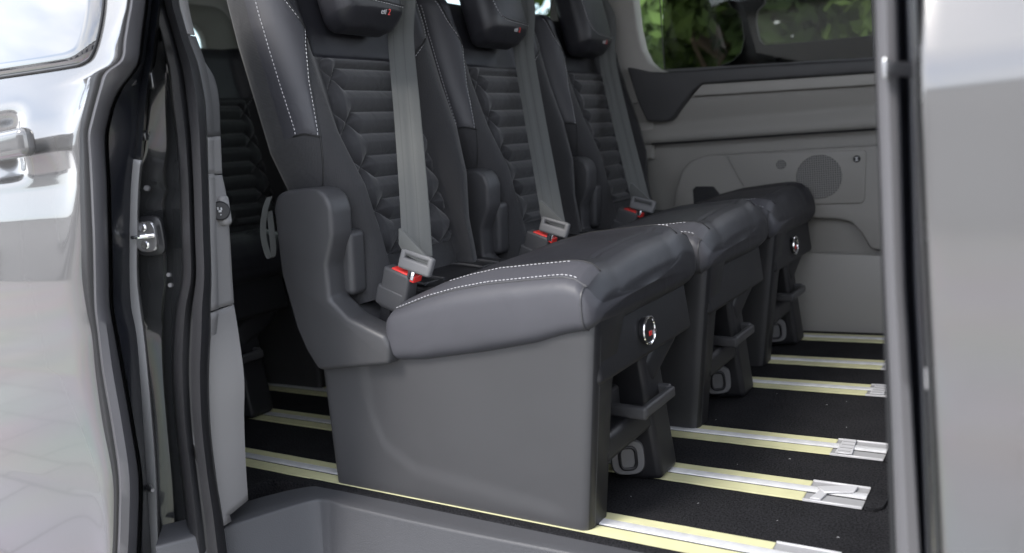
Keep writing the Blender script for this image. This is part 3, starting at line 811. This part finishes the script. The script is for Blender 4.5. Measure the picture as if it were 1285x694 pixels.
# pull handle
hc_ = Vector(on_skin(27, 183, .012))+Vector((.045, 0, -.002))
mb = MB(); mb.rbox(hc_+Vector((-.115, -.014, .003)), (.150, .0125, .0215), .0123, X=(1, 0, 0), Y=(0, 1, 0), seg=6, flat=(4, 1, 1))
hd_ = mb.build('door_handle', 'silver_paint', door, 60)

pil = thing('door_pillar', 'dark glossy rear door pillar with steel striker, rubber seal and grey trim', 'door pillar', at(230, 600, 'y', -.13))
YP = -.212
gs = [(E4, YP+.0), (mid(E4, G1, .12), YP-.006), (mid(E4, G1, .88), YP-.006), (G1, YP+.002)]
zc = at(172, 192, 'y', YP)[2]
for nm, m_, keep in (('gap_strip', 'grey_strip', lambda z: z < zc), ('pillar_lip', 'dark_navy', lambda z: z > zc-.012)):
    cols = [[p for p in fine(rail_pts(E, y)) if keep(p[2])] for E, y in gs]; n_ = min(len(c) for c in cols)
    cols = [c[-n_:] if nm == 'gap_strip' else c[:n_] for c in cols]
    mb = MB(); mb.grid([list(r) for r in zip(*cols)]); mb.build(nm, m_, pil, 60, solid=.003)
mb = loft([(G1, YP+.012), (mid(G1, W0, .08), YP+.016), (mid(G1, W0, .55), YP+.030), (mid(G1, W0, .62), YP+.040), (mid(G1, W0, .9), YP+.046), (W0, YP+.048)])
# swage steps pressed into the panel
def swage(p):
    x, y, z = p
    for zz, w, d in ((.575, .006, .006), (.553, .004, -.004), (.428, .005, .006), (.355, .004, .004)):
        y += d*math.exp(-((z-zz)/w)**2)
    return (x, y + (.006*sstep(.60, .64, z)), z)
mb.v = [swage(p) for p in mb.v]
mb.build('pillar_panel', 'dark_paint', pil, 60)
loft([(mid(E4, G1, .1), YP+.020), (mid(G1, W0, .5), YP+.055), ([w+6 for w in W0], YP+.066)]).build('pillar_core', 'black_plastic', pil, 60, solid=.003)
# striker
sc_ = Vector(at(188, 296, 'y', YP+.012))
def sq_plate(c, n, hx, hz, th, e=.5):
    q = MB(); n = Vector(n).normalized(); u = Vector((0, 0, 1)).cross(n).normalized(); w = Vector((0, 0, 1)); rg = []
    for k, h in ((.02, -th), (1, -th), (1.0, th*.5), (.93, th), (.02, th)):
        rg.append([c+n*h+u*(hx*k*math.copysign(abs(math.cos(a))**e, math.cos(a)))+w*(hz*k*math.copysign(abs(math.sin(a))**e, math.sin(a))) for a in (2*math.pi*j/40 for j in range(40))])
    q.grid(rg, 0, closed_u=True); return q
mb = sq_plate(sc_+Vector((.003, -.002, 0)), (.33, -.94, 0), .026, .031, .0035)
sk = mb.build('striker_plate', 'rubber', pil)
mb = sq_plate(sc_+Vector((.001, -.006, 0)), (.33, -.94, 0), .020, .0245, .004, .62); stp = mb.build('striker', 'steel', pil)
for dz in (-.013, .014):
    mb = MB(); mb.disc(sc_+Vector((.001, -.0125, dz)), (.35, -1, 0), .0068, 0, .005, 20, .0012); mb.build('striker_bolt', 'chrome', stp)
mb = MB(); mb.tube(smooth_path([sc_+Vector((-.018, -.012, .001)), sc_+Vector((-.004, -.026, .001)), sc_+Vector((.012, -.022, .001)), sc_+Vector((.020, -.006, .001))], 6), .0035, 8); mb.build('striker_loop', 'chrome', stp)
for (px, py, rr) in ((183, 236, .0045), (211, 345, .0035), (213, 358, .0035), (186, 62, .005), (182, 170, .004)):
    mb = MB(); mb.disc(at(px, py, 'y', YP+.008), (.5, -.85, .1), rr, 0, .006, 18, .001); mb.build('body_bolt', 'dark_trim_plastic', pil)
for (px, py, hx, hz) in ((189, 98, .007, .016), (181, 170, .006, .008), (185, 35, .006, .02)):
    mb = MB(); mb.rbox(at(px, py, 'y', YP+.004), (hx, .004, hz), .003, seg=3); mb.build('bracket', 'dark_paint', pil)
# primary weather seal: a fat double-lobed rubber profile
YS = -.188
mb = loft([(W0, YS+.010), (mid(W0, W1, .10), YS-.006), (mid(W0, W1, .27), YS-.012), (mid(W0, W1, .42), YS-.004), (mid(W0, W1, .50), YS-.001), (mid(W0, W1, .62), YS-.010), (mid(W0, W1, .80), YS-.012), (mid(W0, W1, .94), YS-.002), (W1, YS+.012)])
mb.build('weather_seal', 'soft_rubber', pil, 80, solid=.004)
# grey interior trim in four lengths
YT = -.172
def trim(name, m, left, right, y0=YT, d=.02):
    # each an outline in pixels: left and right edges from top to bottom
    mb = MB(); L = [at(a, b, 'y', y0) for a, b in left]; Rr = [at(a, b, 'y', y0+.06) for a, b in right]
    L = smooth_path(L, 5); Rr = smooth_path(Rr, 5)
    rows = [[(p[0]-.002, p[1]+d, p[2]), (p[0], p[1]+.003, p[2]), (lerp(p[0], q[0], .06), p[1], lerp(p[2], q[2], .06)), (lerp(p[0], q[0], .55), lerp(p[1], q[1], .3)-.002, lerp(p[2], q[2], .55)), (lerp(p[0], q[0], .92), q[1]-.004, lerp(p[2], q[2], .92)), (q[0], q[1]+.002, q[2]), (q[0]-.09, q[1]+d+.03, q[2])] for p, q in zip(L, Rr)]
    mb.grid(rows); return mb.build(name, m, pil, 45, solid=.003)
trim('upper_trim', 'trim_plastic', [(214, -60), (222, 0), (228, 30), (231, 42)], [(229, -60), (230, 0), (233, 25), (233, 42)])
trim('upper_trim', 'dark_trim_plastic', [(232, 44), (243, 75), (250, 110), (254, 140), (255, 170)], [(235, 44), (252, 76), (265, 98), (271, 125), (273, 171)])
trim('middle_trim', 'trim_plastic', [(255, 173), (255, 195), (256, 216)], [(273, 171), (274, 195), (275, 218)])
tm = trim('middle_trim', 'trim_plastic', [(256, 219), (258, 255), (259, 300), (261, 350), (262, 391)], [(275, 220), (281, 250), (285, 300), (288, 350), (290, 381)])
trim('lower_trim', 'trim_plastic', [(262, 394), (258, 440), (257, 500), (261, 560), (270, 620), (279, 661)], [(290, 383), (296, 420), (303, 475), (303, 525), (305, 580), (308, 628)])
# knob on the trim
kb = Vector(at(275, 263, 'y', -.128))
mb = MB(); mb.rbox(kb+Vector((-.003, .004, -.002)), (.015, .010, .024), .007, X=(1, .25, 0), Y=(-.25, 1, 0), seg=5); kx = mb.build('button_housing', 'trim_plastic', pil)
nn = Vector((.80, -.60, .02)).normalized()
mb = MB(); mb.disc(kb+Vector((.005, -.002, -.002))+nn*.009, nn, .0150, 0, .012, 36, .002); mb.build('button', 'dark_plastic', kx)
mb = MB(); uu = Vector((0, 0, 1)).cross(nn).normalized(); ww = Vector((0, 0, 1)); b0 = kb+Vector((.005, -.002, -.002))+nn*.0094
for a, b, c_, d_ in ((-.003, .004, .0012, .0022), (.002, .003, .0012, .0022), (-.0005, -.0005, .0022, .0016), (0, -.006, .001, .001)):
    mb.rbox(b0+uu*a+ww*b, (c_, .0006, d_), .0004, X=uu, Y=nn, seg=1)
mb.build('button_symbol', 'white_thread', kx)
mb = MB(); mb.disc(at(305, 627, 'y', -.112), (.6, -.7, .3), .005, 0, .008, 18, .002); mb.build('trim_cap', 'dark_trim_plastic', pil)
# side wall of the van behind the pillar, closing the rear of the cabin
mb = MB(); mb.prism([(-1.6, -.06), (-.16, -.06), (-.07, .30), (-.05, .62), (-.02, .84), (.0, 1.32), (-1.6, 1.32)], 'y', -.098, -.060); mb.build('side_lining', 'dark_trim_plastic', pil)

# ================================================================== FRONT DOOR AND ITS POST
PYR = [-60, 0, 100, 200, 345, 420, 497, 600, 694, 760]
def curveR(px, py): return [interp(py, px, q) for q in PYR]
def loftR(parts, mi=0):
    cols = [smooth_path([at(p, q, 'y', y) for p, q in zip(E, PYR)], 4) for E, y in parts]; mb = MB(); mb.grid([list(r) for r in zip(*cols)], mi); return mb
P0 = curveR([1104, 1105, 1107, 1116, 1123, 1130, 1133], [-60, 0, 100, 345, 497, 694, 760])
P1 = curveR([1121, 1123, 1126, 1133, 1142, 1154, 1158], [-60, 0, 100, 345, 497, 694, 760])
P2 = curveR([1147, 1148, 1151, 1157, 1164, 1170, 1172], [-60, 0, 100, 345, 497, 694, 760])
P3 = curveR([1149, 1150, 1153, 1164, 1172, 1182, 1186], [-60, 0, 100, 345, 497, 694, 760])
post = thing('door_post', 'grey front door post with dark seal and a strap clip, upright beside the doorway', 'door post', at(1140, 690, 'y', -.2))
loftR([(P0, -.165), (mid(P0, P1, .06), -.19), (mid(P0, P1, .12), -.198), (mid(P0, P1, .5), -.204), (mid(P0, P1, .85), -.202), (P1, -.192)]).build('post_cover', 'post_grey', post, 60, solid=.004)
loftR([(P1, -.196), (mid(P1, P2, .12), -.205), (mid(P1, P2, .5), -.190), (mid(P1, P2, .8), -.20), (P2, -.22)]).build('post_seal', 'dark_navy', post, 60, solid=.004)
loftR([(P2, -.221), (mid(P2, P3, .5), -.25), (P3, -.272)]).build('door_edge', 'dark_paint', post, 60, solid=.003)
for (px, py, rx, rz) in ((1153, 66, .0026, .005), (1155, 117, .0022, .006), (1160, 290, .003, .007), (1167, 475, .0034, .009)):
    mb = MB(); mb.rbox(at(px, py, 'y', -.258), (rx, .003, rz), .002, seg=3); mb.build('edge_bolt', 'grey_strip', post)
# strap with its bright clip
c = Vector(at(1112, 86, 'y', -.212)); d = Vector(at(1158, 88, 'y', -.270))
mb = MB(); dv = (d-c).normalized(); mb.rbox((c+d)/2, ((d-c).length/2, .002, .0055), .0015, X=dv, Y=(.5, 1, 0), seg=2); sp = mb.build('strap', 'rubber', post)
mb = MB(); mb.rbox(c+Vector((.000, -.003, 0)), (.0024, .0035, .0085), .0020, seg=4); mb.build('strap_clip', 'steel', sp)
# inside of the post, back to the floor
mb = MB(); mb.prism([(1.20, -.18), (1.30, -.18), (1.30, -.02), (1.235, -.02)], 'z', -.16, 1.32); 
mb.build('post_core', 'dark_plastic', post)

fd = thing('front_door', 'shut silver front door of the van, its rear half beside the grey post', 'front door', at(1230, 690, 'y', -.28))
FDY = -.285
def fskin(z): return interp([-.5, -.1, .15, .34, .48, .596, .602, .63, .80, 1.2], [.050, .012, .000, .000, .003, .006, .0072, .0155, .065, .19], z)
mb = MB(); rows = []; eL = smooth_path([at(p, q, 'y', FDY) for p, q in zip(P3, PYR)], 6); ez = [p[2] for p in eL][::-1]; ex = [p[0] for p in eL][::-1]
for i in range(91):
    z = lerp(-.45, 1.1, i/90); x0 = interp(ez, ex, z); row = []
    row.append((x0-.001, FDY+fskin(z)+.05, z))
    for k in range(7):
        a = math.pi/2*k/6; row.append((x0+.004*(1-math.cos(a)), FDY+fskin(z)+.004*(1-math.sin(a)), z))
    for k in range(1, 25): row.append((x0+.004+1.0*(k/24)**1.4, FDY+fskin(z), z))
    rows.append(row)
mb.grid(rows); mb.build('door_panel', 'silver_paint', fd, 50)

# ================================================================== FAR SIDE WALL AND WINDOW
wall = thing('side_wall', 'grey plastic inner wall panel with a round speaker and dark window ledge', 'wall panel', (.8, 1.36, 0))
mb = MB(); mb.prism([(-1.6, -.02), (2.6, -.02), (2.6, .66), (-1.6, .66)], 'y', 1.375, 1.42); mb.build('wall_panel', 'wall_plastic', wall)
mb = MB(); mb.prism(px_xz([(740, 330), (1000, 317), (1118, 321), (1240, 326), (1240, 440), (740, 430)], 1.352), 'y', 1.352, 1.373, .004, 2); mb.build('lower_panel', 'wall_ledge_plastic', wall)
# arm panel with a soft horizontal swelling
mb = MB(); rows = []
T = [(790, 130), (870, 118), (1105, 92), (1250, 78)]; Bm = [(790, 182), (870, 176), (1105, 160), (1250, 150)]
for t, dy in ((0, .012), (.02, .003), (.08, .0), (.30, .002), (.52, .010), (.60, .013), (.68, .010), (.80, -.002), (.93, -.004), (.985, .0), (1.0, .012)):
    row = []
    for k in range(4):
        p = at(lerp(T[k][0], Bm[k][0], t), lerp(T[k][1], Bm[k][1], t), 'y', 1.352); row.append((p[0], p[1]+dy, p[2]))
    rows.append(smooth_path(row, 8))
mb.grid(rows); mb.build('arm_panel', 'wall_plastic', wall, 60, solid=.003)
mb = MB(); mb.prism(px_xz([(868, 121), (881, 106), (1105, 91), (1240, 83), (1240, 98), (1105, 106), (900, 119)], 1.335), 'y', 1.333, 1.356, .004, 3); mb.build('trim_strip', 'wall_ledge_plastic', wall)
mb = MB(); ol = [(845, 262), (847, 240), (855, 215), (866, 202), (885, 195), (1105, 182), (1240, 176), (1240, 318), (1118, 318), (1092, 312), (1080, 292), (1068, 279), (1050, 275), (1003, 273), (960, 272), (880, 268)]
mb.prism(px_xz(ol, 1.345), 'y', 1.345, 1.376, .007, 4); mb.build('raised_panel', 'wall_plastic', wall, 50)
mb = MB(); mb.prism(px_xz([(911, 194), (1084, 188), (1087, 191), (1085, 251), (1081, 255), (1008, 257), (960, 256), (945, 250), (934, 236)], 1.340), 'y', 1.3385, 1.348, .003, 3); sp_ = mb.build('speaker_panel', 'wall_plastic', wall, 50)
mb = MB(); mb.disc(at(1027.5, 222, 'y', 1.337), (0, -1, 0), .061, 0, .006, 64, .003); mb.build('speaker_grille', 'speaker_mesh', wall)
mb = MB(); mb.disc(at(980, 206.5, 'y', 1.337), (0, -1, 0), .0135, 0, .004, 32, .0015); mb.build('tweeter_grille', 'speaker_mesh', wall)
c = Vector(at(1075, 199.5, 'y', 1.3365)); mb = MB(); mb.disc(c, (0, -1, 0), .0092, 0, .004, 28, .0008); bd = mb.build('speaker_badge', 'black_plastic', wall)
mb = MB(); mb.prism([(c.x-.0042, c.z+.0050), (c.x+.0042, c.z+.0050), (c.x+.0010, c.z), (c.x+.0042, c.z-.0050), (c.x-.0042, c.z-.0050), (c.x-.0010, c.z)], 'y', c.y-.0012, c.y-.0002); mb.build('badge_symbol', 'white_thread', bd)
mb = MB(); mb.prism(px_xz([(869, 238), (873, 234), (895, 234), (904, 245), (905, 255), (870, 257)], 1.342), 'y', 1.3435, 1.35, .001, 1); mb.build('cup_recess', 'dark_plastic', wall)
mb = MB(); mb.tube([at(a, b, 'y', 1.347) for a, b in ((818, 180.5), (870, 178), (1000, 168.5), (1106, 162))], .0026, 6); mb.build('panel_gap', 'black_plastic', wall)
# dark ledge under the window
mb = MB(); lo = [(786, 84), (812, 90), (835, 90.5), (950, 82), (1105, 73), (1240, 65), (1240, 84), (1105, 91), (881, 105.5), (870, 114), (842, 150), (836, 153), (812, 153), (800, 128)]
mb.prism(px_xz(lo, 1.325), 'y', 1.323, 1.40, .010, 4); mb.build('window_ledge', 'ledge_plastic', wall, 50)
# pale pillar at the window's rear edge
wp = [(690, -80), (791, -80), (795, 0), (799, 35), (805, 62), (813, 78), (822, 86), (838, 92), (820, 120), (820, 200), (690, 200)]
mb = MB(); mb.prism(px_xz(wp, 1.36), 'y', 1.358, 1.41, .005, 3); mb.build('window_pillar', 'wall_ledge_plastic', wall, 50)
mb = MB(); mb.prism([(-1.6, .6), (-1.6, 1.32), (-1.45, 1.32), (-1.45, .70), (.12, .70), (.12, 1.32), (.25, 1.32), (.25, .6)], 'y', 1.395, 1.42); mb.build('upper_lining', 'wall_plastic', wall)  # side opening behind the seats, added to let light onto the rear row
mb = MB(); mb.prism([(-1.46, .69), (.13, .69), (.13, 1.33), (-1.46, 1.33)], 'y', 1.423, 1.427); mb.build('added_rear_pane', 'rear_glass', wall)  # pane of the added light opening

wd = thing('side_window', 'side window in the far wall, mostly dark tinted glass with one clear strip', 'window', (.8, 1.42, .72))
def pane(name, m, poly, y, th=.004):
    mb = MB(); mb.prism(px_xz(poly, y), 'y', y, y+th); return mb.build(name, m, wd)
pane('clear_pane', 'clear_glass', [(780, -120), (833, -120), (834, 100), (780, 100)], 1.45)
tp = pane('tinted_pane', 'tinted_glass', [(829, -120), (1100, -120), (1100, 92), (833, 100)], 1.425)
mb = MB(); mb.tube([at(a, b, 'y', 1.424) for a, b in ((827, -120), (828, 0), (834, 92))], .002, 6); mb.build('pane_edge', 'rubber', wd)
mb = MB(); mb.prism(px_xz([(829, 87.5), (1100, 71.5), (1100, 74), (829, 90.5)], 1.418), 'y', 1.416, 1.420); mb.build('pane_rail', 'dark_trim_plastic', wd)
dv_ = [(905, -120), (912, 0), (918, 9), (928, 16), (932, 28), (934, 50), (930, 66), (920, 76), (905, 82), (905, 100), (1100, 90), (1100, 44), (960, 57), (953, 50), (949, 30), (950, 14), (960, 4), (962, -120)]
mb = MB(); mb.prism(px_xz(dv_, 1.46), 'y', 1.455, 1.475, .002, 1); mb.build('window_divider', 'rubber', wd)
mb = MB(); mb.tube([at(a, b, 'y', 1.424) for a, b in ((1094, -120), (1094.5, 0), (1097, 75))], .0022, 6); mb.build('pane_edge', 'dark_trim_plastic', wd)
mb = MB(); mb.prism(px_xz([(1097, -120), (1130, -120), (1130, 90), (1099, 90)], 1.43), 'y', 1.425, 1.45, .002, 1); mb.build('window_pillar', 'dark_plastic', wd)

# ceiling and rear wall
fw_ = slab('light_blocker', 2.58, 2.62, -.25, 1.46, -.05, .84, 'dark_trim_plastic'); tag(fw_, 'unseen dark panel added to cut light from the front', 'light_blocker', kind='structure')  # unseen panel added to hold back front light from the seat fronts
ce = slab('ceiling', -1.6, 2.6, -.20, 1.46, 1.335, 1.37, 'headliner'); tag(ce, 'pale headliner of the van', 'ceiling', kind='structure')
rw = thing('rear_wall', 'rear end of the cabin with a pale arched window surround and bright glass', 'rear wall', (-1.5, .7, 0))
def yz_arch(y1, zt, rad, n=8): return [(y1-rad+rad*math.cos(a), zt-rad+rad*math.sin(a)) for a in (math.pi/2*k/n for k in range(n+1))]
a1 = [(-.15, -.1), (-.15, .80), (.25, .80), (.25, 1.16), (.30, 1.215)] + list(reversed(yz_arch(1.212, 1.222, .07))) + [(1.215, .80), (1.46, .80), (1.46, -.1)]
low = [(-.15, -.1), (1.46, -.1), (1.46, .80), (-.15, .80)]
mb = MB(); mb.prism(low, 'x', -1.54, -1.50); mb.build('lower_lining', 'wall_plastic', rw)
arch_in = [(1.212, .80)] + yz_arch(1.212, 1.222, .07) + [(.28, 1.222), (.21, 1.16), (.21, .80)]
arch_out = [(1.375, .80), (1.372, 1.19)] + yz_arch(1.365, 1.292, .10)[1:] + [(.10, 1.292), (.05, 1.22), (.05, .80)]
mb = MB(); mb.prism(arch_out + list(reversed(arch_in)), 'x', -1.53, -1.49, .004, 2); mb.build('window_surround', 'wall_plastic', rw, 50)
frame_o = [(1.46, .80), (1.46, 1.335), (-.15, 1.335), (-.15, .80)]
mb = MB(); mb.prism(frame_o + list(reversed([(1.372, .80), (1.370, 1.19)] + yz_arch(1.363, 1.290, .10)[1:] + [(.10, 1.290), (.05, 1.22), (.06, .80)])), 'x', -1.545, -1.505); mb.build('upper_lining', 'pale_lining', rw)
mb = MB(); mb.prism([(.05, .78), (1.4, .78), (1.4, 1.30), (.05, 1.30)], 'x', -1.560, -1.556); mb.build('rear_glass', 'rear_glass', rw)

# ================================================================== OUTSIDE
gz = -.50
gr = MB(); gr.add([(-200, -200, gz), (200, -200, gz), (200, 200, gz), (-200, 200, gz)], [(0, 1, 2, 3)]); tag(gr.build('ground', 'paving'), 'pale block paving around the van', 'ground', kind='structure')

def tree(label, x, y, h, cr, n, lm, seed, ls=.10):
    rng = random.Random(seed); o = thing('tree', label, 'tree', (x, y, gz), 'trees seen through the side window')
    mb = MB(); mb.tube([(x, y, gz), (x+.05, y, gz+h*.25), (x-.05, y+.05, gz+h*.5), (x, y, gz+h*.8)], [.16, .12, .09, .03], 10)
    tips = []
    for k in range(9):
        a = rng.uniform(0, 6.28); z0 = gz+h*rng.uniform(.22, .6); r = cr*rng.uniform(.5, .85)
        e = (x+math.cos(a)*r, y+math.sin(a)*r, z0+h*rng.uniform(.05, .25)); tips.append(e)
        mb.tube([(x, y, z0), ((x+e[0])/2, (y+e[1])/2, (z0+e[2])/2+.08), e], [.05, .035, .012], 7)
    mb.build('trunk', 'bark', o)
    cl = []
    for k in range(46):
        a = rng.uniform(0, 6.28); zz = rng.uniform(.12, 1.0); r = cr*math.sqrt(max(.05, 1-((zz-.5)/.55)**2))*rng.uniform(.35, 1.0)
        cl.append((x+math.cos(a)*r, y+math.sin(a)*r, gz+h*zz, cr*rng.uniform(.16, .32)))
    mb = MB()
    for k in range(n):
        c = rng.choice(cl); d = Vector((rng.gauss(0, 1), rng.gauss(0, 1), rng.gauss(0, .8))); d = d.normalized()*c[3]*rng.uniform(.55, 1.05)
        p = Vector(c[:3])+d; nn = (d.normalized()+Vector((rng.uniform(-1, 1), rng.uniform(-1, 1), rng.uniform(-.2, 1)))*.8).normalized(); u = nn.orthogonal().normalized(); u = (u*math.cos(k)+nn.cross(u)*math.sin(k)); w = nn.cross(u); s = ls*rng.uniform(.5, 1.1)
        mb.add([p-u*s, p-w*s*.45, p+u*s, p+w*s*.45], [(0, 1, 2, 3)])
    mb.build('crown', lm, o, 180)
tree('bright green leafy tree seen through the clear strip of the side window', -1.3, 7.2, 4.6, 1.9, 15000, 'leaves', 1, .13)
tree('dark leafy tree behind the tinted glass, left of the window divider', 0.9, 8.4, 5.2, 2.3, 15000, 'dark_leaves', 2, .14)
tree('leafy tree behind the tinted glass, right of the window divider', -3.8, 10.5, 5.5, 2.6, 15000, 'leaves', 3, .16)

# a pale rendered building across the yard, seen only as a reflection in the paintwork
bl = thing('building', 'pale rendered building across the yard, mirrored in the silver paintwork', 'building', (-4, -15, gz))
mb = MB(); mb.prism([(-60, gz), (16, gz), (16, 3.2), (-60, 3.2)], 'y', -15.4, -15.0); mb.build('wall', 'pale_wall', bl)
mb = MB(); mb.prism([(-60.3, 3.2), (16.3, 3.2), (16.3, 3.5), (-60.3, 3.5)], 'y', -15.5, -14.8); mb.build('roof_edge', 'dark_trim_plastic', bl)
for x in (-52, -43, -36, -30, -25, -20, -12, -5, 1.6, 7):
    mb = MB(); mb.prism([(x, gz+.02), (x+2.6, gz+.02), (x+2.6, 1.9), (x, 1.9)], 'y', -14.99, -14.9, .02, 1); mb.build('door', 'dark_trim_plastic', bl)
# ================================================================== LIGHT AND CAMERA
sc = bpy.context.scene
w = bpy.data.worlds.new('World'); sc.world = w; w.use_nodes = True; nt = w.node_tree
bg = nt.nodes['Background']; sky = nt.nodes.new('ShaderNodeTexSky'); sky.sky_type = 'NISHITA'; sky.sun_disc = False
SUN_EL, SUN_AZ = 48, 200     # compass direction the light comes from, degrees clockwise from +y
sky.sun_elevation = R(SUN_EL); sky.sun_rotation = R(SUN_AZ)
tc = nt.nodes.new('ShaderNodeTexCoord'); nz = nt.nodes.new('ShaderNodeTexNoise'); nz.inputs['Scale'].default_value = 2.6; nz.inputs['Detail'].default_value = 7; nz.inputs['Roughness'].default_value = .6
mp = nt.nodes.new('ShaderNodeMapping'); mp.inputs['Scale'].default_value = (1, 1, 2.2)
nt.links.new(tc.outputs['Generated'], mp.inputs['Vector']); nt.links.new(mp.outputs['Vector'], nz.inputs['Vector'])
cr = nt.nodes.new('ShaderNodeValToRGB'); cr.color_ramp.elements[0].position = .36; cr.color_ramp.elements[1].position = .60
cr.color_ramp.elements[0].color = (.25, .25, .25, 1); cr.color_ramp.elements[1].color = (1, 1, 1, 1)
mx = nt.nodes.new('ShaderNodeMix'); mx.data_type = 'RGBA'
mx.inputs['B'].default_value = (8.6, 8.8, 9.3, 1)
nt.links.new(nz.outputs['Fac'], cr.inputs['Fac']); nt.links.new(cr.outputs['Color'], mx.inputs['Factor']); nt.links.new(sky.outputs['Color'], mx.inputs['A']); nt.links.new(mx.outputs['Result'], bg.inputs['Color'])
bg.inputs['Strength'].default_value = .12
sl = bpy.data.lights.new('sun', 'SUN'); sl.energy = 1.2; sl.angle = R(18); sl.color = (1, .96, .9)
so_ = bpy.data.objects.new('sun', sl); C.objects.link(so_)
d = Vector((math.sin(R(SUN_AZ))*math.cos(R(SUN_EL)), math.cos(R(SUN_AZ))*math.cos(R(SUN_EL)), math.sin(R(SUN_EL))))
so_.rotation_euler = d.to_track_quat('Z', 'Y').to_euler()

cam = bpy.data.cameras.new('camera'); co = bpy.data.objects.new('camera', cam); C.objects.link(co)
cam.sensor_fit = 'HORIZONTAL'; cam.sensor_width = 36; cam.lens = 36*F/1285; cam.clip_end = 500; cam.clip_start = .02
mw = Matrix.Identity(4)
for i in range(3): mw[i][0] = RT[i]; mw[i][1] = UP[i]; mw[i][2] = -FW[i]; mw[i][3] = CAM[i]
co.matrix_world = mw; sc.camera = co
cam.dof.use_dof = True; cam.dof.focus_distance = 1.42; cam.dof.aperture_fstop = 3.3
sc.view_settings.view_transform = 'Standard'; sc.view_settings.look = 'None'; sc.view_settings.exposure = 1.65; sc.view_settings.gamma = 1
sc.view_settings.use_curve_mapping = False
sc.cycles.use_denoising = True
sc.cycles.max_bounces = 8

for o in C.objects:
    if '_o' in o: del o['_o']
